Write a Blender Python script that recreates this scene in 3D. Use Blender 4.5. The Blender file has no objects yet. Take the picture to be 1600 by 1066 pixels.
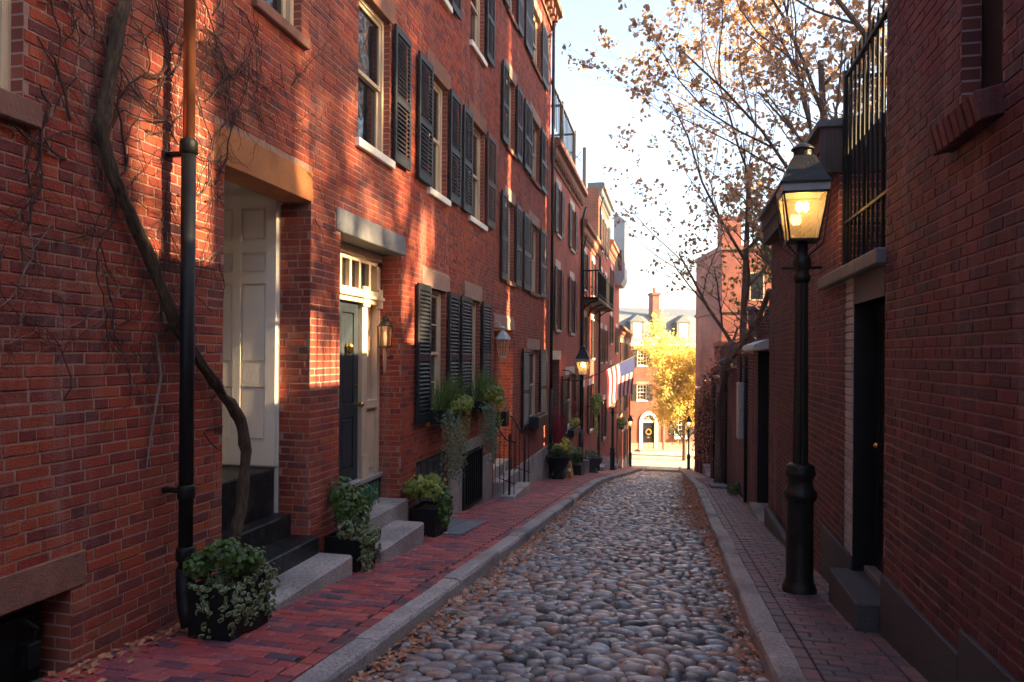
import bpy, math, random
from mathutils import Vector, Matrix
R = random.Random(11)
rad = math.radians
S = bpy.context.scene
COL = S.collection
# ------------------------------------------------------------------ camera
cam = bpy.data.cameras.new('camera'); camo = bpy.data.objects.new('camera', cam); COL.objects.link(camo)
F_PX, YAW, ROLL = 1120., math.atan(250/1120.), rad(.45)
cam.sensor_width = 36; cam.lens = F_PX/1600*36; cam.shift_y = 22/1600
cam.clip_start = .05; cam.clip_end = 3000
camo.matrix_world = Matrix.Rotation(YAW, 4, 'Z') @ Matrix.Rotation(rad(90), 4, 'X') @ Matrix.Rotation(ROLL, 4, 'Z')
S.camera = camo
# ------------------------------------------------------------------ light
SUN_AZ, SUN_EL = rad(91), rad(24)      # azimuth clockwise from +Y (the street's axis)
W = bpy.data.worlds.new('World'); S.world = W; W.use_nodes = True
nt = W.node_tree; bg = nt.nodes['Background']
sky = nt.nodes.new('ShaderNodeTexSky'); sky.sky_type = 'NISHITA'; sky.sun_disc = False
sky.sun_elevation = SUN_EL; sky.sun_rotation = SUN_AZ; sky.altitude = 0; sky.air_density = 1.0; sky.dust_density = 3.0; sky.ozone_density = .7
nt.links.new(sky.outputs[0], bg.inputs[0]); bg.inputs[1].default_value = .08
sl = bpy.data.lights.new('sun', 'SUN'); sl.energy = 5; sl.angle = rad(.55); sl.color = (1, .72, .38)
so = bpy.data.objects.new('sun', sl); COL.objects.link(so)
sd = Vector((math.sin(SUN_AZ)*math.cos(SUN_EL), math.cos(SUN_AZ)*math.cos(SUN_EL), math.sin(SUN_EL)))
so.rotation_euler = sd.to_track_quat('Z', 'Y').to_euler(); so.location = (30, 0, 30)
S.view_settings.view_transform = 'Standard'; S.view_settings.look = 'None'
S.view_settings.exposure = 2.9; S.view_settings.gamma = 1; S.view_settings.use_curve_mapping = False
S.cycles.use_denoising = True
S.cycles.max_bounces = 7; S.cycles.diffuse_bounces = 4; S.cycles.glossy_bounces = 3; S.cycles.transmission_bounces = 6; S.cycles.transparent_max_bounces = 12
S.cycles.sample_clamp_indirect = 6

# ------------------------------------------------------------------ layout
XL, XR = -3.3, 1.5                       # the two facade lines of the lane
def G(y):                                # level of the pavements along the lane (eye = 0)
    if y < 17: return -1.45-.097*y
    if y < 22:
        t = y-17; return -3.099-.097*t-.0046*t*t
    z = -3.699
    return z-.143*(min(y, 58)-22)
def px(X, Y, Z):
    cx = X*math.cos(YAW)+Y*math.sin(YAW); cy = -X*math.sin(YAW)+Y*math.cos(YAW)
    if cy < .2: return (-9999, -9999, .2)
    return (800+cx/cy*F_PX, 555-Z/cy*F_PX, cy)

# ------------------------------------------------------------------ mesh helpers
class MB:
    def __init__(s): s.v = []; s.f = []; s.m = []; s.a = []; s.use_a = False
    def add(s, vs, fs, mi=0, at=None):
        o = len(s.v); s.v.extend(vs); s.f.extend([tuple(i+o for i in f) for f in fs]); s.m.extend([mi]*len(fs))
        s.a.extend(at if at is not None else [0.]*len(vs))
        if at is not None: s.use_a = True
        return s
    def box(s, x0, x1, y0, y1, z0, z1, mi=0):
        return s.add([(x0,y0,z0),(x1,y0,z0),(x1,y1,z0),(x0,y1,z0),(x0,y0,z1),(x1,y0,z1),(x1,y1,z1),(x0,y1,z1)],
              [(0,3,2,1),(4,5,6,7),(0,1,5,4),(1,2,6,5),(2,3,7,6),(3,0,4,7)], mi)
    def cbox(s, x0, x1, y0, y1, z0, z1, b=.01, mi=0):
        lo = (x0,y0,z0); hi = (x1,y1,z1); vs = []; idx = {}
        for c in range(8):
            sg = [(c>>k)&1 for k in range(3)]
            for ax in range(3):
                p = [ (hi[k] if sg[k] else lo[k]) if k == ax else ((hi[k]-b) if sg[k] else (lo[k]+b)) for k in range(3)]
                idx[(c, ax)] = len(vs); vs.append(tuple(p))
        fs = []
        def corner(ax, sv, o1, s1, o2, s2): return (sv<<ax)|(s1<<o1)|(s2<<o2)
        for ax in range(3):
            o1, o2 = [k for k in range(3) if k != ax]
            for sv in (0,1):
                q = [idx[(corner(ax,sv,o1,a,o2,b2), ax)] for a, b2 in ((0,0),(1,0),(1,1),(0,1))]
                fs.append(tuple(q) if sv == (1 if ax != 1 else 0) else tuple(reversed(q)))
        for ax in range(3):                     # edges running along ax
            o1, o2 = [k for k in range(3) if k != ax]
            for a in (0,1):
                for b2 in (0,1):
                    c0 = corner(ax,0,o1,a,o2,b2); c1 = corner(ax,1,o1,a,o2,b2)
                    fs.append((idx[(c0,o1)], idx[(c1,o1)], idx[(c1,o2)], idx[(c0,o2)]))
        for c in range(8): fs.append((idx[(c,0)], idx[(c,1)], idx[(c,2)]))
        return s.add(vs, fs, mi)
    def tube(s, pts, rs, n=8, mi=0, cap=True):
        pts = [Vector(p) for p in pts]
        if not isinstance(rs, (list, tuple)): rs = [rs]*len(pts)
        vs = []; fs = []; up = None
        for i, p in enumerate(pts):
            d = (pts[min(i+1, len(pts)-1)]-pts[max(i-1, 0)])
            d = d.normalized() if d.length > 1e-9 else Vector((0,0,1))
            if up is None: up = d.orthogonal().normalized()
            up = (up-d*up.dot(d)); up = up.normalized() if up.length > 1e-6 else d.orthogonal().normalized()
            w = d.cross(up)
            for k in range(n):
                a = 2*math.pi*k/n; vs.append(tuple(p+(up*math.cos(a)+w*math.sin(a))*rs[i]))
        for i in range(len(pts)-1):
            for k in range(n):
                k2 = (k+1) % n; fs.append((i*n+k, i*n+k2, (i+1)*n+k2, (i+1)*n+k))
        if cap: fs.append(tuple(range(n-1, -1, -1))); fs.append(tuple(range((len(pts)-1)*n, len(pts)*n)))
        return s.add(vs, fs, mi)
    def lathe(s, prof, c=(0,0,0), n=16, mi=0, sq=False):
        vs = []; fs = []
        for r, z in prof:
            for k in range(n):
                a = 2*math.pi*(k+(.5 if sq else 0))/n; q = r/math.cos(math.pi/n) if sq else r
                vs.append((c[0]+q*math.cos(a), c[1]+q*math.sin(a), c[2]+z))
        for i in range(len(prof)-1):
            for k in range(n):
                k2 = (k+1) % n; fs.append((i*n+k, i*n+k2, (i+1)*n+k2, (i+1)*n+k))
        fs.append(tuple(range(n-1, -1, -1))); fs.append(tuple(range((len(prof)-1)*n, len(prof)*n)))
        return s.add(vs, fs, mi)
    def prism(s, poly, axis, a0, a1, mi=0):     # poly in the two other axes
        n = len(poly); vs = []
        for a in (a0, a1):
            for p, q in poly:
                vs.append({'x': (a,p,q), 'y': (p,a,q), 'z': (p,q,a)}[axis])
        fs = [(k, (k+1) % n, n+(k+1) % n, n+k) for k in range(n)]
        fs += [tuple(range(n-1, -1, -1)), tuple(range(n, 2*n))]
        return s.add(vs, fs, mi)
    def quad(s, a, b, c, d, mi=0): return s.add([a,b,c,d], [(0,1,2,3)], mi)
    def data(s, name, mats, smooth=False):
        me = bpy.data.meshes.new(name); me.from_pydata(s.v, [], s.f)
        for m in (mats if isinstance(mats, (list, tuple)) else [mats]): me.materials.append(m)
        if any(s.m): me.polygons.foreach_set('material_index', s.m)
        if smooth: me.polygons.foreach_set('use_smooth', [True]*len(s.f))
        if s.use_a:
            at = me.attributes.new('rim', 'FLOAT', 'POINT'); at.data.foreach_set('value', s.a)
        me.update(); return me
    def build(s, name, mats, parent=None, smooth=False):
        return link(name, s.data(name, mats, smooth), parent)
def link(name, me, parent=None, loc=None):
    o = bpy.data.objects.new(name, me); COL.objects.link(o)
    if parent is not None:
        o.parent = parent
        if parent.parent is None and parent.type == 'EMPTY': o.location = -parent.location
    if loc is not None: o.location = o.location+Vector(loc)
    return o
LABELS = []
def tag(o, label, cat, group=None, kind=None):
    o['label'] = label; o['category'] = cat
    if group: o['group'] = group
    if kind: o['kind'] = kind
    return o
def thing(name, label, cat, base=(0,0,0), group=None):
    o = bpy.data.objects.new(name, None); COL.objects.link(o); o.location = base; o.empty_display_size = .2
    return tag(o, label, cat, group)
def struct(o): o['kind'] = 'structure'; return o
def stuff(o): o['kind'] = 'stuff'; return o
def dup(root, loc, label, scale=None, rotz=None):
    r = root.copy(); COL.objects.link(r); r.location = loc; r['label'] = label
    if scale: r.scale = (scale,)*3
    if rotz is not None: r.rotation_euler.z = rotz
    def rec(a, b):
        for ch in [c for c in a.children if c.name in bpy.data.objects]:
            c = ch.copy(); COL.objects.link(c); c.parent = b; rec(ch, c)
    rec(root, r); return r

# ------------------------------------------------------------------ materials
def newmat(name):
    m = bpy.data.materials.new(name); m.use_nodes = True
    n = m.node_tree.nodes; return m, n, m.node_tree.links, n['Principled BSDF']
def ramp(n, cols, interp='LINEAR'):
    r = n.new('ShaderNodeValToRGB'); e = r.color_ramp.elements; r.color_ramp.interpolation = interp
    while len(e) < len(cols): e.new(.5)
    for i, c in enumerate(cols):
        e[i].position = i/(len(cols)-1) if interp == 'LINEAR' else i/len(cols); e[i].color = (*c, 1)
    return r
def mat(name, cols, rough=.8, scale=6, bump=0, bscale=60, rand=False, metal=0, spec=.5, rim=None, sub=0, stretch=None, dirt=0, rndmix=.5, streak=0):
    """colour from noise (world position) and, with rand, from a random number for each piece"""
    m, n, l, p = newmat(name)
    if not isinstance(cols[0], (tuple, list)): cols = [cols]
    geo = n.new('ShaderNodeNewGeometry'); pos = geo.outputs['Position']
    if stretch:
        mp = n.new('ShaderNodeMapping'); mp.inputs['Scale'].default_value = stretch; l.new(pos, mp.inputs[0]); pos = mp.outputs[0]
    nz = n.new('ShaderNodeTexNoise'); nz.inputs['Scale'].default_value = scale; nz.inputs['Detail'].default_value = 5; nz.inputs['Roughness'].default_value = .65
    l.new(pos, nz.inputs['Vector'])
    if len(cols) > 1:
        rp = ramp(n, cols)
        if rand:
            oi = n.new('ShaderNodeObjectInfo'); a = n.new('ShaderNodeMath'); a.operation = 'ADD'
            l.new(oi.outputs['Random'], a.inputs[0]); l.new(geo.outputs['Random Per Island'], a.inputs[1])
            fr = n.new('ShaderNodeMath'); fr.operation = 'FRACT'; l.new(a.outputs[0], fr.inputs[0])
            mx = n.new('ShaderNodeMath'); mx.operation = 'MULTIPLY_ADD'; mx.inputs[1].default_value = rndmix
            l.new(nz.outputs[0], mx.inputs[0])
            sb = n.new('ShaderNodeMath'); sb.operation = 'MULTIPLY_ADD'; sb.inputs[1].default_value = 1.0; sb.inputs[2].default_value = -.5*rndmix
            l.new(fr.outputs[0], sb.inputs[0]); l.new(sb.outputs[0], mx.inputs[2]); l.new(mx.outputs[0], rp.inputs[0])
        else:
            mr = n.new('ShaderNodeMapRange'); mr.inputs[1].default_value = .3; mr.inputs[2].default_value = .7; l.new(nz.outputs[0], mr.inputs[0]); l.new(mr.outputs[0], rp.inputs[0])
        col = rp.outputs[0]
    else:
        c = n.new('ShaderNodeRGB'); c.outputs[0].default_value = (*cols[0], 1); col = c.outputs[0]
    if rim:
        at = n.new('ShaderNodeAttribute'); at.attribute_name = 'rim'; mix = n.new('ShaderNodeMix'); mix.data_type = 'RGBA'
        l.new(at.outputs['Fac'], mix.inputs['Factor']); l.new(col, mix.inputs['A']); mix.inputs['B'].default_value = (*rim, 1); col = mix.outputs['Result']
    if dirt:                      # blotchy weathering with a shape of its own
        n2 = n.new('ShaderNodeTexNoise'); n2.inputs['Scale'].default_value = 1.3; n2.inputs['Detail'].default_value = 6; l.new(geo.outputs['Position'], n2.inputs['Vector'])
        mr2 = n.new('ShaderNodeMapRange'); mr2.inputs[1].default_value = .42; mr2.inputs[2].default_value = .68; mr2.inputs[3].default_value = 0; mr2.inputs[4].default_value = dirt; l.new(n2.outputs[0], mr2.inputs[0])
        mx2 = n.new('ShaderNodeMix'); mx2.data_type = 'RGBA'; l.new(mr2.outputs[0], mx2.inputs['Factor']); l.new(col, mx2.inputs['A']); mx2.inputs['B'].default_value = (.035,.027,.03,1); col = mx2.outputs['Result']
    if streak:                    # pale salts and soot washed down the wall
        mp3 = n.new('ShaderNodeMapping'); mp3.inputs['Scale'].default_value = (2.2,2.2,.22); l.new(geo.outputs['Position'], mp3.inputs[0])
        for c_, lo_, hi_, amt, off in (((.40,.27,.24),.60,.78,streak,0.),((.03,.02,.022),.60,.8,streak*1.6,7.)):
            n3 = n.new('ShaderNodeTexNoise'); n3.inputs['Scale'].default_value = 1.6; n3.inputs['Detail'].default_value = 7; n3.inputs['Roughness'].default_value = .7
            ad = n.new('ShaderNodeVectorMath'); ad.operation = 'ADD'; ad.inputs[1].default_value = (off,off,off); l.new(mp3.outputs[0], ad.inputs[0]); l.new(ad.outputs[0], n3.inputs['Vector'])
            mr3 = n.new('ShaderNodeMapRange'); mr3.inputs[1].default_value = lo_-.08; mr3.inputs[2].default_value = hi_-.05; mr3.inputs[3].default_value = 0; mr3.inputs[4].default_value = amt; l.new(n3.outputs[0], mr3.inputs[0])
            mx3 = n.new('ShaderNodeMix'); mx3.data_type = 'RGBA'; l.new(mr3.outputs[0], mx3.inputs['Factor']); l.new(col, mx3.inputs['A']); mx3.inputs['B'].default_value = (*c_,1); col = mx3.outputs['Result']
    l.new(col, p.inputs['Base Color']); p.inputs['Roughness'].default_value = rough; p.inputs['Metallic'].default_value = metal; p.inputs['Specular IOR Level'].default_value = spec
    if bump:
        nb = n.new('ShaderNodeTexNoise'); nb.inputs['Scale'].default_value = bscale; nb.inputs['Detail'].default_value = 4; l.new(pos, nb.inputs['Vector'])
        b = n.new('ShaderNodeBump'); b.inputs['Strength'].default_value = bump; b.inputs['Distance'].default_value = .02; l.new(nb.outputs[0], b.inputs['Height']); l.new(b.outputs[0], p.inputs['Normal'])
    if sub:
        tr = n.new('ShaderNodeBsdfTranslucent'); l.new(col, tr.inputs[0]); ms = n.new('ShaderNodeMixShader'); ms.inputs[0].default_value = sub
        out = n['Material Output']; l.new(p.outputs[0], ms.inputs[1]); l.new(tr.outputs[0], ms.inputs[2]); l.new(ms.outputs[0], out.inputs[0])
    return m
def brick_tex(name, cols, mortar, axis='Y'):
    """far walls, where single bricks can no longer be told apart"""
    m, n, l, p = newmat(name)
    geo = n.new('ShaderNodeNewGeometry'); sp = n.new('ShaderNodeSeparateXYZ'); l.new(geo.outputs['Position'], sp.inputs[0])
    cb = n.new('ShaderNodeCombineXYZ'); l.new(sp.outputs['Y' if axis == 'Y' else 'X'], cb.inputs[0]); l.new(sp.outputs['Z'], cb.inputs[1])
    bt = n.new('ShaderNodeTexBrick'); bt.inputs['Scale'].default_value = 1; bt.inputs['Brick Width'].default_value = .213; bt.inputs['Row Height'].default_value = .0675
    bt.inputs['Mortar Size'].default_value = .006; bt.inputs['Mortar Smooth'].default_value = .2; bt.inputs['Color1'].default_value = (*cols[0],1); bt.inputs['Color2'].default_value = (*cols[1],1); bt.inputs['Mortar'].default_value = (*mortar,1)
    l.new(cb.outputs[0], bt.inputs['Vector'])
    nz = n.new('ShaderNodeTexNoise'); nz.inputs['Scale'].default_value = .9; nz.inputs['Detail'].default_value = 6; l.new(geo.outputs['Position'], nz.inputs['Vector'])
    mr = n.new('ShaderNodeMapRange'); mr.inputs[1].default_value = .3; mr.inputs[2].default_value = .7; mr.inputs[3].default_value = .65; mr.inputs[4].default_value = 1.25; l.new(nz.outputs[0], mr.inputs[0])
    mx = n.new('ShaderNodeMix'); mx.data_type = 'RGBA'; mx.blend_type = 'MULTIPLY'; mx.inputs['Factor'].default_value = 1
    l.new(bt.outputs[0], mx.inputs['A']); l.new(mr.outputs[0], mx.inputs['B']); l.new(mx.outputs['Result'], p.inputs['Base Color'])
    b = n.new('ShaderNodeBump'); b.invert = True; b.inputs['Strength'].default_value = .6; b.inputs['Distance'].default_value = .012; l.new(bt.outputs['Fac'], b.inputs['Height']); l.new(b.outputs[0], p.inputs['Normal'])
    p.inputs['Roughness'].default_value = .85; return m
M = {}
BR = [(.22,.026,.017),(.31,.036,.017),(.37,.048,.018),(.40,.060,.020),(.34,.040,.018),(.41,.078,.024),(.25,.030,.020),(.14,.025,.025)]
M['brick'] = mat('red_brick', BR, .82, 14, .5, 90, rand=True, dirt=.4, rndmix=.35, streak=.4)
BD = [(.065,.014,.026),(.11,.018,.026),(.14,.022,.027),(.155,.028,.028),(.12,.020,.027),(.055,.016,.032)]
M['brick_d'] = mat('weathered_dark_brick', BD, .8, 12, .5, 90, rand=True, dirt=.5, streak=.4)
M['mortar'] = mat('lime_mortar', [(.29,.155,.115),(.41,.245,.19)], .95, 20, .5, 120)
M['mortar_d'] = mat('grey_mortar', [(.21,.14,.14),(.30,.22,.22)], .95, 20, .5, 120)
M['btex'] = brick_tex('far_red_brick', [(.36,.05,.021),(.28,.037,.019)], (.38,.21,.17))
M['btexX'] = brick_tex('far_red_brick_end_wall', [(.30,.075,.042),(.21,.05,.035)], (.36,.24,.2), 'X')
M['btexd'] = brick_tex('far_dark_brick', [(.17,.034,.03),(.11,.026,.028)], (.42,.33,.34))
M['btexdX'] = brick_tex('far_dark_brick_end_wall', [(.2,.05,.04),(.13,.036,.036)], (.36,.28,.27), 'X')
M['brown'] = mat('brownstone', [(.20,.085,.06),(.29,.13,.085)], .85, 7, .4, 60, dirt=.35)
M['tan'] = mat('tan_sandstone', [(.33,.19,.15),(.42,.26,.20)], .85, 7, .3, 60, dirt=.3)
M['pale'] = mat('pale_limestone', [(.50,.43,.38),(.60,.53,.47)], .85, 7, .3, 60, dirt=.25)
M['orange'] = mat('ochre_painted_lintel', [(.40,.14,.04),(.50,.19,.055)], .8, 5, .3, 50, dirt=.4)
M['granite'] = mat('grey_granite', [(.14,.12,.12),(.36,.32,.31),(.55,.50,.47)], .7, 48, .5, 70, dirt=.55)
M['granite_d'] = mat('dark_granite', [(.035,.035,.042),(.085,.085,.095)], .7, 60, .4, 100, dirt=.4)
M['bluestone'] = mat('grey_lintel_stone', [(.12,.13,.15),(.19,.19,.21)], .75, 10, .3, 60, dirt=.22, streak=.15)
M['black'] = mat('black_paint', [(.005,.005,.006),(.010,.010,.011)], .5, 8, .15, 80, spec=.25)
M['stepblk'] = mat('worn_black_step_paint', [(.005,.006,.007),(.012,.013,.015),(.05,.05,.052)], .36, 9, .3, 60, spec=.35)
M['shutter'] = mat('black_shutter_paint', [(.009,.011,.015),(.019,.021,.026)], .5, 12, .2, 90, spec=.35)
M['shutter_b'] = mat('faded_brown_shutter_paint', [(.06,.028,.024),(.10,.042,.034)], .6, 12, .2, 90)
M['iron'] = mat('wrought_iron', [(.004,.004,.005),(.010,.010,.010)], .55, 20, .3, 80, spec=.2)
M['lampblk'] = mat('cast_iron_lamp_paint', [(.007,.006,.006),(.018,.014,.011)], .45, 9, .3, 50, spec=.35)
M['cream'] = mat('cream_woodwork', [(.60,.45,.31),(.68,.53,.38)], .6, 6, .1, 60, dirt=.22, streak=.15)
M['white'] = mat('white_door_paint', [(.80,.74,.66),(.86,.81,.73)], .5, 3, .08, 60, dirt=.06)
M['bluegrey'] = mat('blue_black_door_paint', [(.018,.026,.038),(.03,.04,.052)], .4, 6, .1, 60)
M['green'] = mat('green_painted_riser', [(.02,.10,.06),(.04,.16,.10)], .5, 8, .2, 60)
M['brass'] = mat('brass', [(.75,.48,.14)], .25, metal=1)
M['copper'] = mat('copper_pipe', [(.55,.22,.10),(.42,.15,.08)], .35, 6, .1, 50, metal=.7)
M['wood'] = mat('weathered_boards', [(.05,.04,.04),(.11,.085,.08)], .85, 5, .5, 30, stretch=(8,8,.6))
M['bark'] = mat('bark', [(.08,.056,.044),(.24,.165,.115)], .95, 22, 1.0, 34, stretch=(1,1,.28))
M['vinebark'] = mat('vine_bark', [(.018,.011,.008),(.10,.058,.03)], .95, 30, 1.0, 40, stretch=(1,1,.25))
M['twig'] = mat('twig_bark', [(.10,.06,.05),(.28,.19,.16)], .9, 5)
M['twig_d'] = mat('dark_twig_bark', [(.03,.016,.014),(.07,.035,.03)], .9, 5)
M['slate'] = mat('slate_roof', [(.07,.085,.10),(.13,.145,.16)], .6, 5, .4, 20)
M['lead'] = mat('lead_flashing', [(.30,.33,.36),(.42,.45,.48)], .45, 8, .4, 20)
M['bay'] = mat('grey_metal_cladding', [(.20,.25,.31),(.25,.30,.36)], .5, 3)
M['soil'] = mat('soil', [(.03,.02,.015),(.06,.04,.03)], .95, 30, .6, 60)
M['dirt'] = mat('gutter_dirt_and_sand', [(.022,.018,.018),(.04,.033,.03),(.06,.048,.043)], .92, 4, .8, 45)
M['grout'] = mat('paver_joint_sand', [(.014,.012,.012),(.03,.025,.023),(.035,.045,.018)], .95, 6, .5, 60)
M['cobble'] = mat('river_cobble', [(.07,.07,.08),(.21,.205,.21),(.38,.28,.23),(.10,.098,.108),(.50,.45,.41),(.37,.19,.135),(.18,.195,.22),(.34,.28,.26),(.11,.10,.10),(.43,.40,.39),(.23,.235,.255)], .19, 14, .35, 45, rand=True, rndmix=.22)
M['paver'] = mat('red_paving_brick', [(.07,.055,.08),(.20,.06,.08),(.34,.058,.06),(.44,.075,.068),(.28,.06,.076),(.50,.115,.10),(.12,.06,.088),(.38,.07,.075)], .42, 16, .6, 60, rand=True, rndmix=.3)
M['paver_d'] = mat('worn_purple_paving_brick', [(.13,.085,.095),(.19,.10,.10),(.23,.105,.10),(.15,.095,.105),(.11,.085,.1)], .5, 16, .5, 70, rand=True)
M['asphalt'] = mat('pale_dusty_asphalt', [(.34,.31,.27),(.44,.40,.34)], .85, 3, .2, 30)
M['earth'] = mat('bare_earth', [(.06,.05,.04),(.10,.085,.06)], .95, 1, .3, 10)
M['leaf'] = mat('green_leaf', [(.03,.06,.012),(.06,.12,.02),(.11,.17,.03)], .5, 3, rand=True, sub=.25)
M['ivy'] = mat('variegated_ivy_leaf', [(.03,.06,.02),(.06,.10,.035),(.10,.14,.05)], .45, 3, rand=True, rim=(.36,.37,.19), sub=.15)
M['ivy2'] = mat('silver_ivy_leaf', [(.04,.075,.035),(.07,.12,.05),(.12,.17,.08)], .5, 3, rand=True, rim=(.24,.29,.19), sub=.2)
M['lime'] = mat('lime_leaf', [(.12,.17,.02),(.22,.27,.04),(.30,.32,.05)], .5, 3, rand=True, sub=.3)
M['grass'] = mat('grass_blade', [(.05,.11,.02),(.10,.18,.04),(.18,.22,.06)], .5, 3, rand=True, sub=.3)
M['tanleaf'] = mat('dry_tan_leaf', [(.34,.17,.08),(.60,.36,.18),(.72,.50,.30),(.54,.28,.12)], .7, 3, rand=True, sub=.45)
M['yellowleaf'] = mat('yellow_leaf', [(.66,.50,.10),(.76,.62,.16),(.82,.70,.26),(.68,.46,.08)], .6, 3, rand=True, sub=.5)
M['litter'] = mat('fallen_leaf', [(.26,.09,.04),(.44,.17,.08),(.55,.28,.16),(.32,.12,.07)], .75, 3, rand=True, sub=.1)
M['redplant'] = mat('red_plant_leaf', [(.22,.012,.03),(.36,.02,.05)], .6, 3, rand=True, sub=.2)
M['yflower'] = mat('yellow_flower', [(.6,.40,.04),(.45,.42,.06),(.2,.25,.04)], .6, 3, rand=True, sub=.2)
M['redribbon'] = mat('red_ribbon', [(.55,.05,.02),(.65,.09,.03)], .5, 3)
M['terracotta'] = mat('terracotta', [(.45,.17,.07),(.52,.22,.10)], .8, 8)
M['cat_o'] = mat('ginger_fur', [(.55,.22,.06),(.7,.34,.12)], .9, 30)
M['cat_w'] = mat('white_fur', [(.75,.72,.68)], .9)
M['flag_r'] = mat('flag_red', [(.36,.012,.025)], .8, sub=.15); M['flag_w'] = mat('flag_white', [(.66,.64,.62)], .8, sub=.15); M['flag_b'] = mat('flag_blue', [(.018,.03,.15)], .8, sub=.15)
def glassmat(name, base, rough=.04):
    m, n, l, p = newmat(name); p.inputs['Base Color'].default_value = (*base,1); p.inputs['Roughness'].default_value = rough; p.inputs['Specular IOR Level'].default_value = .9
    geo = n.new('ShaderNodeNewGeometry'); nz = n.new('ShaderNodeTexNoise'); nz.inputs['Scale'].default_value = 2.2; l.new(geo.outputs['Position'], nz.inputs['Vector'])
    b = n.new('ShaderNodeBump'); b.inputs['Strength'].default_value = .035; b.inputs['Distance'].default_value = .2; l.new(nz.outputs[0], b.inputs['Height']); l.new(b.outputs[0], p.inputs['Normal']); return m
M['pane'] = glassmat('old_window_glass', (.012,.013,.016))
def clearglass(nm, tl):
    m, n, l, p = newmat(nm); out = n['Material Output']
    t = n.new('ShaderNodeBsdfTransparent'); t.inputs[0].default_value = (1,.93,.82,1); g = n.new('ShaderNodeBsdfGlossy'); g.inputs['Roughness'].default_value = .08
    d = n.new('ShaderNodeBsdfTranslucent'); d.inputs[0].default_value = (1,.86,.66,1)
    m1 = n.new('ShaderNodeMixShader'); m1.inputs[0].default_value = tl; l.new(t.outputs[0], m1.inputs[1]); l.new(d.outputs[0], m1.inputs[2])
    m2 = n.new('ShaderNodeMixShader'); m2.inputs[0].default_value = .08; l.new(m1.outputs[0], m2.inputs[1]); l.new(g.outputs[0], m2.inputs[2]); l.new(m2.outputs[0], out.inputs[0]); return m
M['lglass'] = clearglass('lantern_glass', .22); M['cglass'] = clearglass('clear_lantern_glass', .06)
def emit(name, c, s):
    m, n, l, p = newmat(name); p.inputs['Base Color'].default_value = (0,0,0,1); p.inputs['Emission Color'].default_value = (*c,1); p.inputs['Emission Strength'].default_value = s; return m
M['flame'] = emit('gas_flame', (1,.55,.15), 14)

# ------------------------------------------------------------------ brick walls
CH, BH, BL, JT = .0675, .0575, .2035, .0095
def inview(X, Y, Z, mg=130):
    a, b, c = px(X, Y, Z); return -mg < a < 1600+mg and -mg*1.3 < b < 1066+mg
BRICK_CACHE = {}
def brick_mb(mb, c, ln, h, P, dep, cham):
    """one brick on a wall plane, back open, front edges chamfered"""
    (kind, w, s) = P; j = lambda a: R.uniform(-a, a)
    hl, hh = ln/2, h/2; k = .004
    def pt(u, z, d): return (w+s*d, u, z) if kind == 'X' else (u, w+s*d, z)
    dd = dep+j(.0025); u, z = c
    ring = [(-hl,-hh),(hl,-hh),(hl,hh),(-hl,hh)]; tl = j(.0015); tw = j(.0015)
    vs = [pt(u+a, z+b, -.014) for a, b in ring]
    if cham:
        vs += [pt(u+a+j(.001), z+b+j(.001), dd-k) for a, b in ring]
        vs += [pt(u+a*(1-2*k/ln), z+b*(1-2*k/h), dd+tl*(1 if a > 0 else -1)+tw*(1 if b > 0 else -1)) for a, b in ring]
        fs = [(8,9,10,11)]+[(i, (i+1) % 4, 4+(i+1) % 4, 4+i) for i in range(4)]+[(4+i, 4+(i+1) % 4, 8+(i+1) % 4, 8+i) for i in range(4)]
    else:
        vs += [pt(u+a, z+b, dd) for a, b in ring]; fs = [(4,5,6,7)]+[(i, (i+1) % 4, 4+(i+1) % 4, 4+i) for i in range(4)]
    mb.add(vs, fs)
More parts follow.
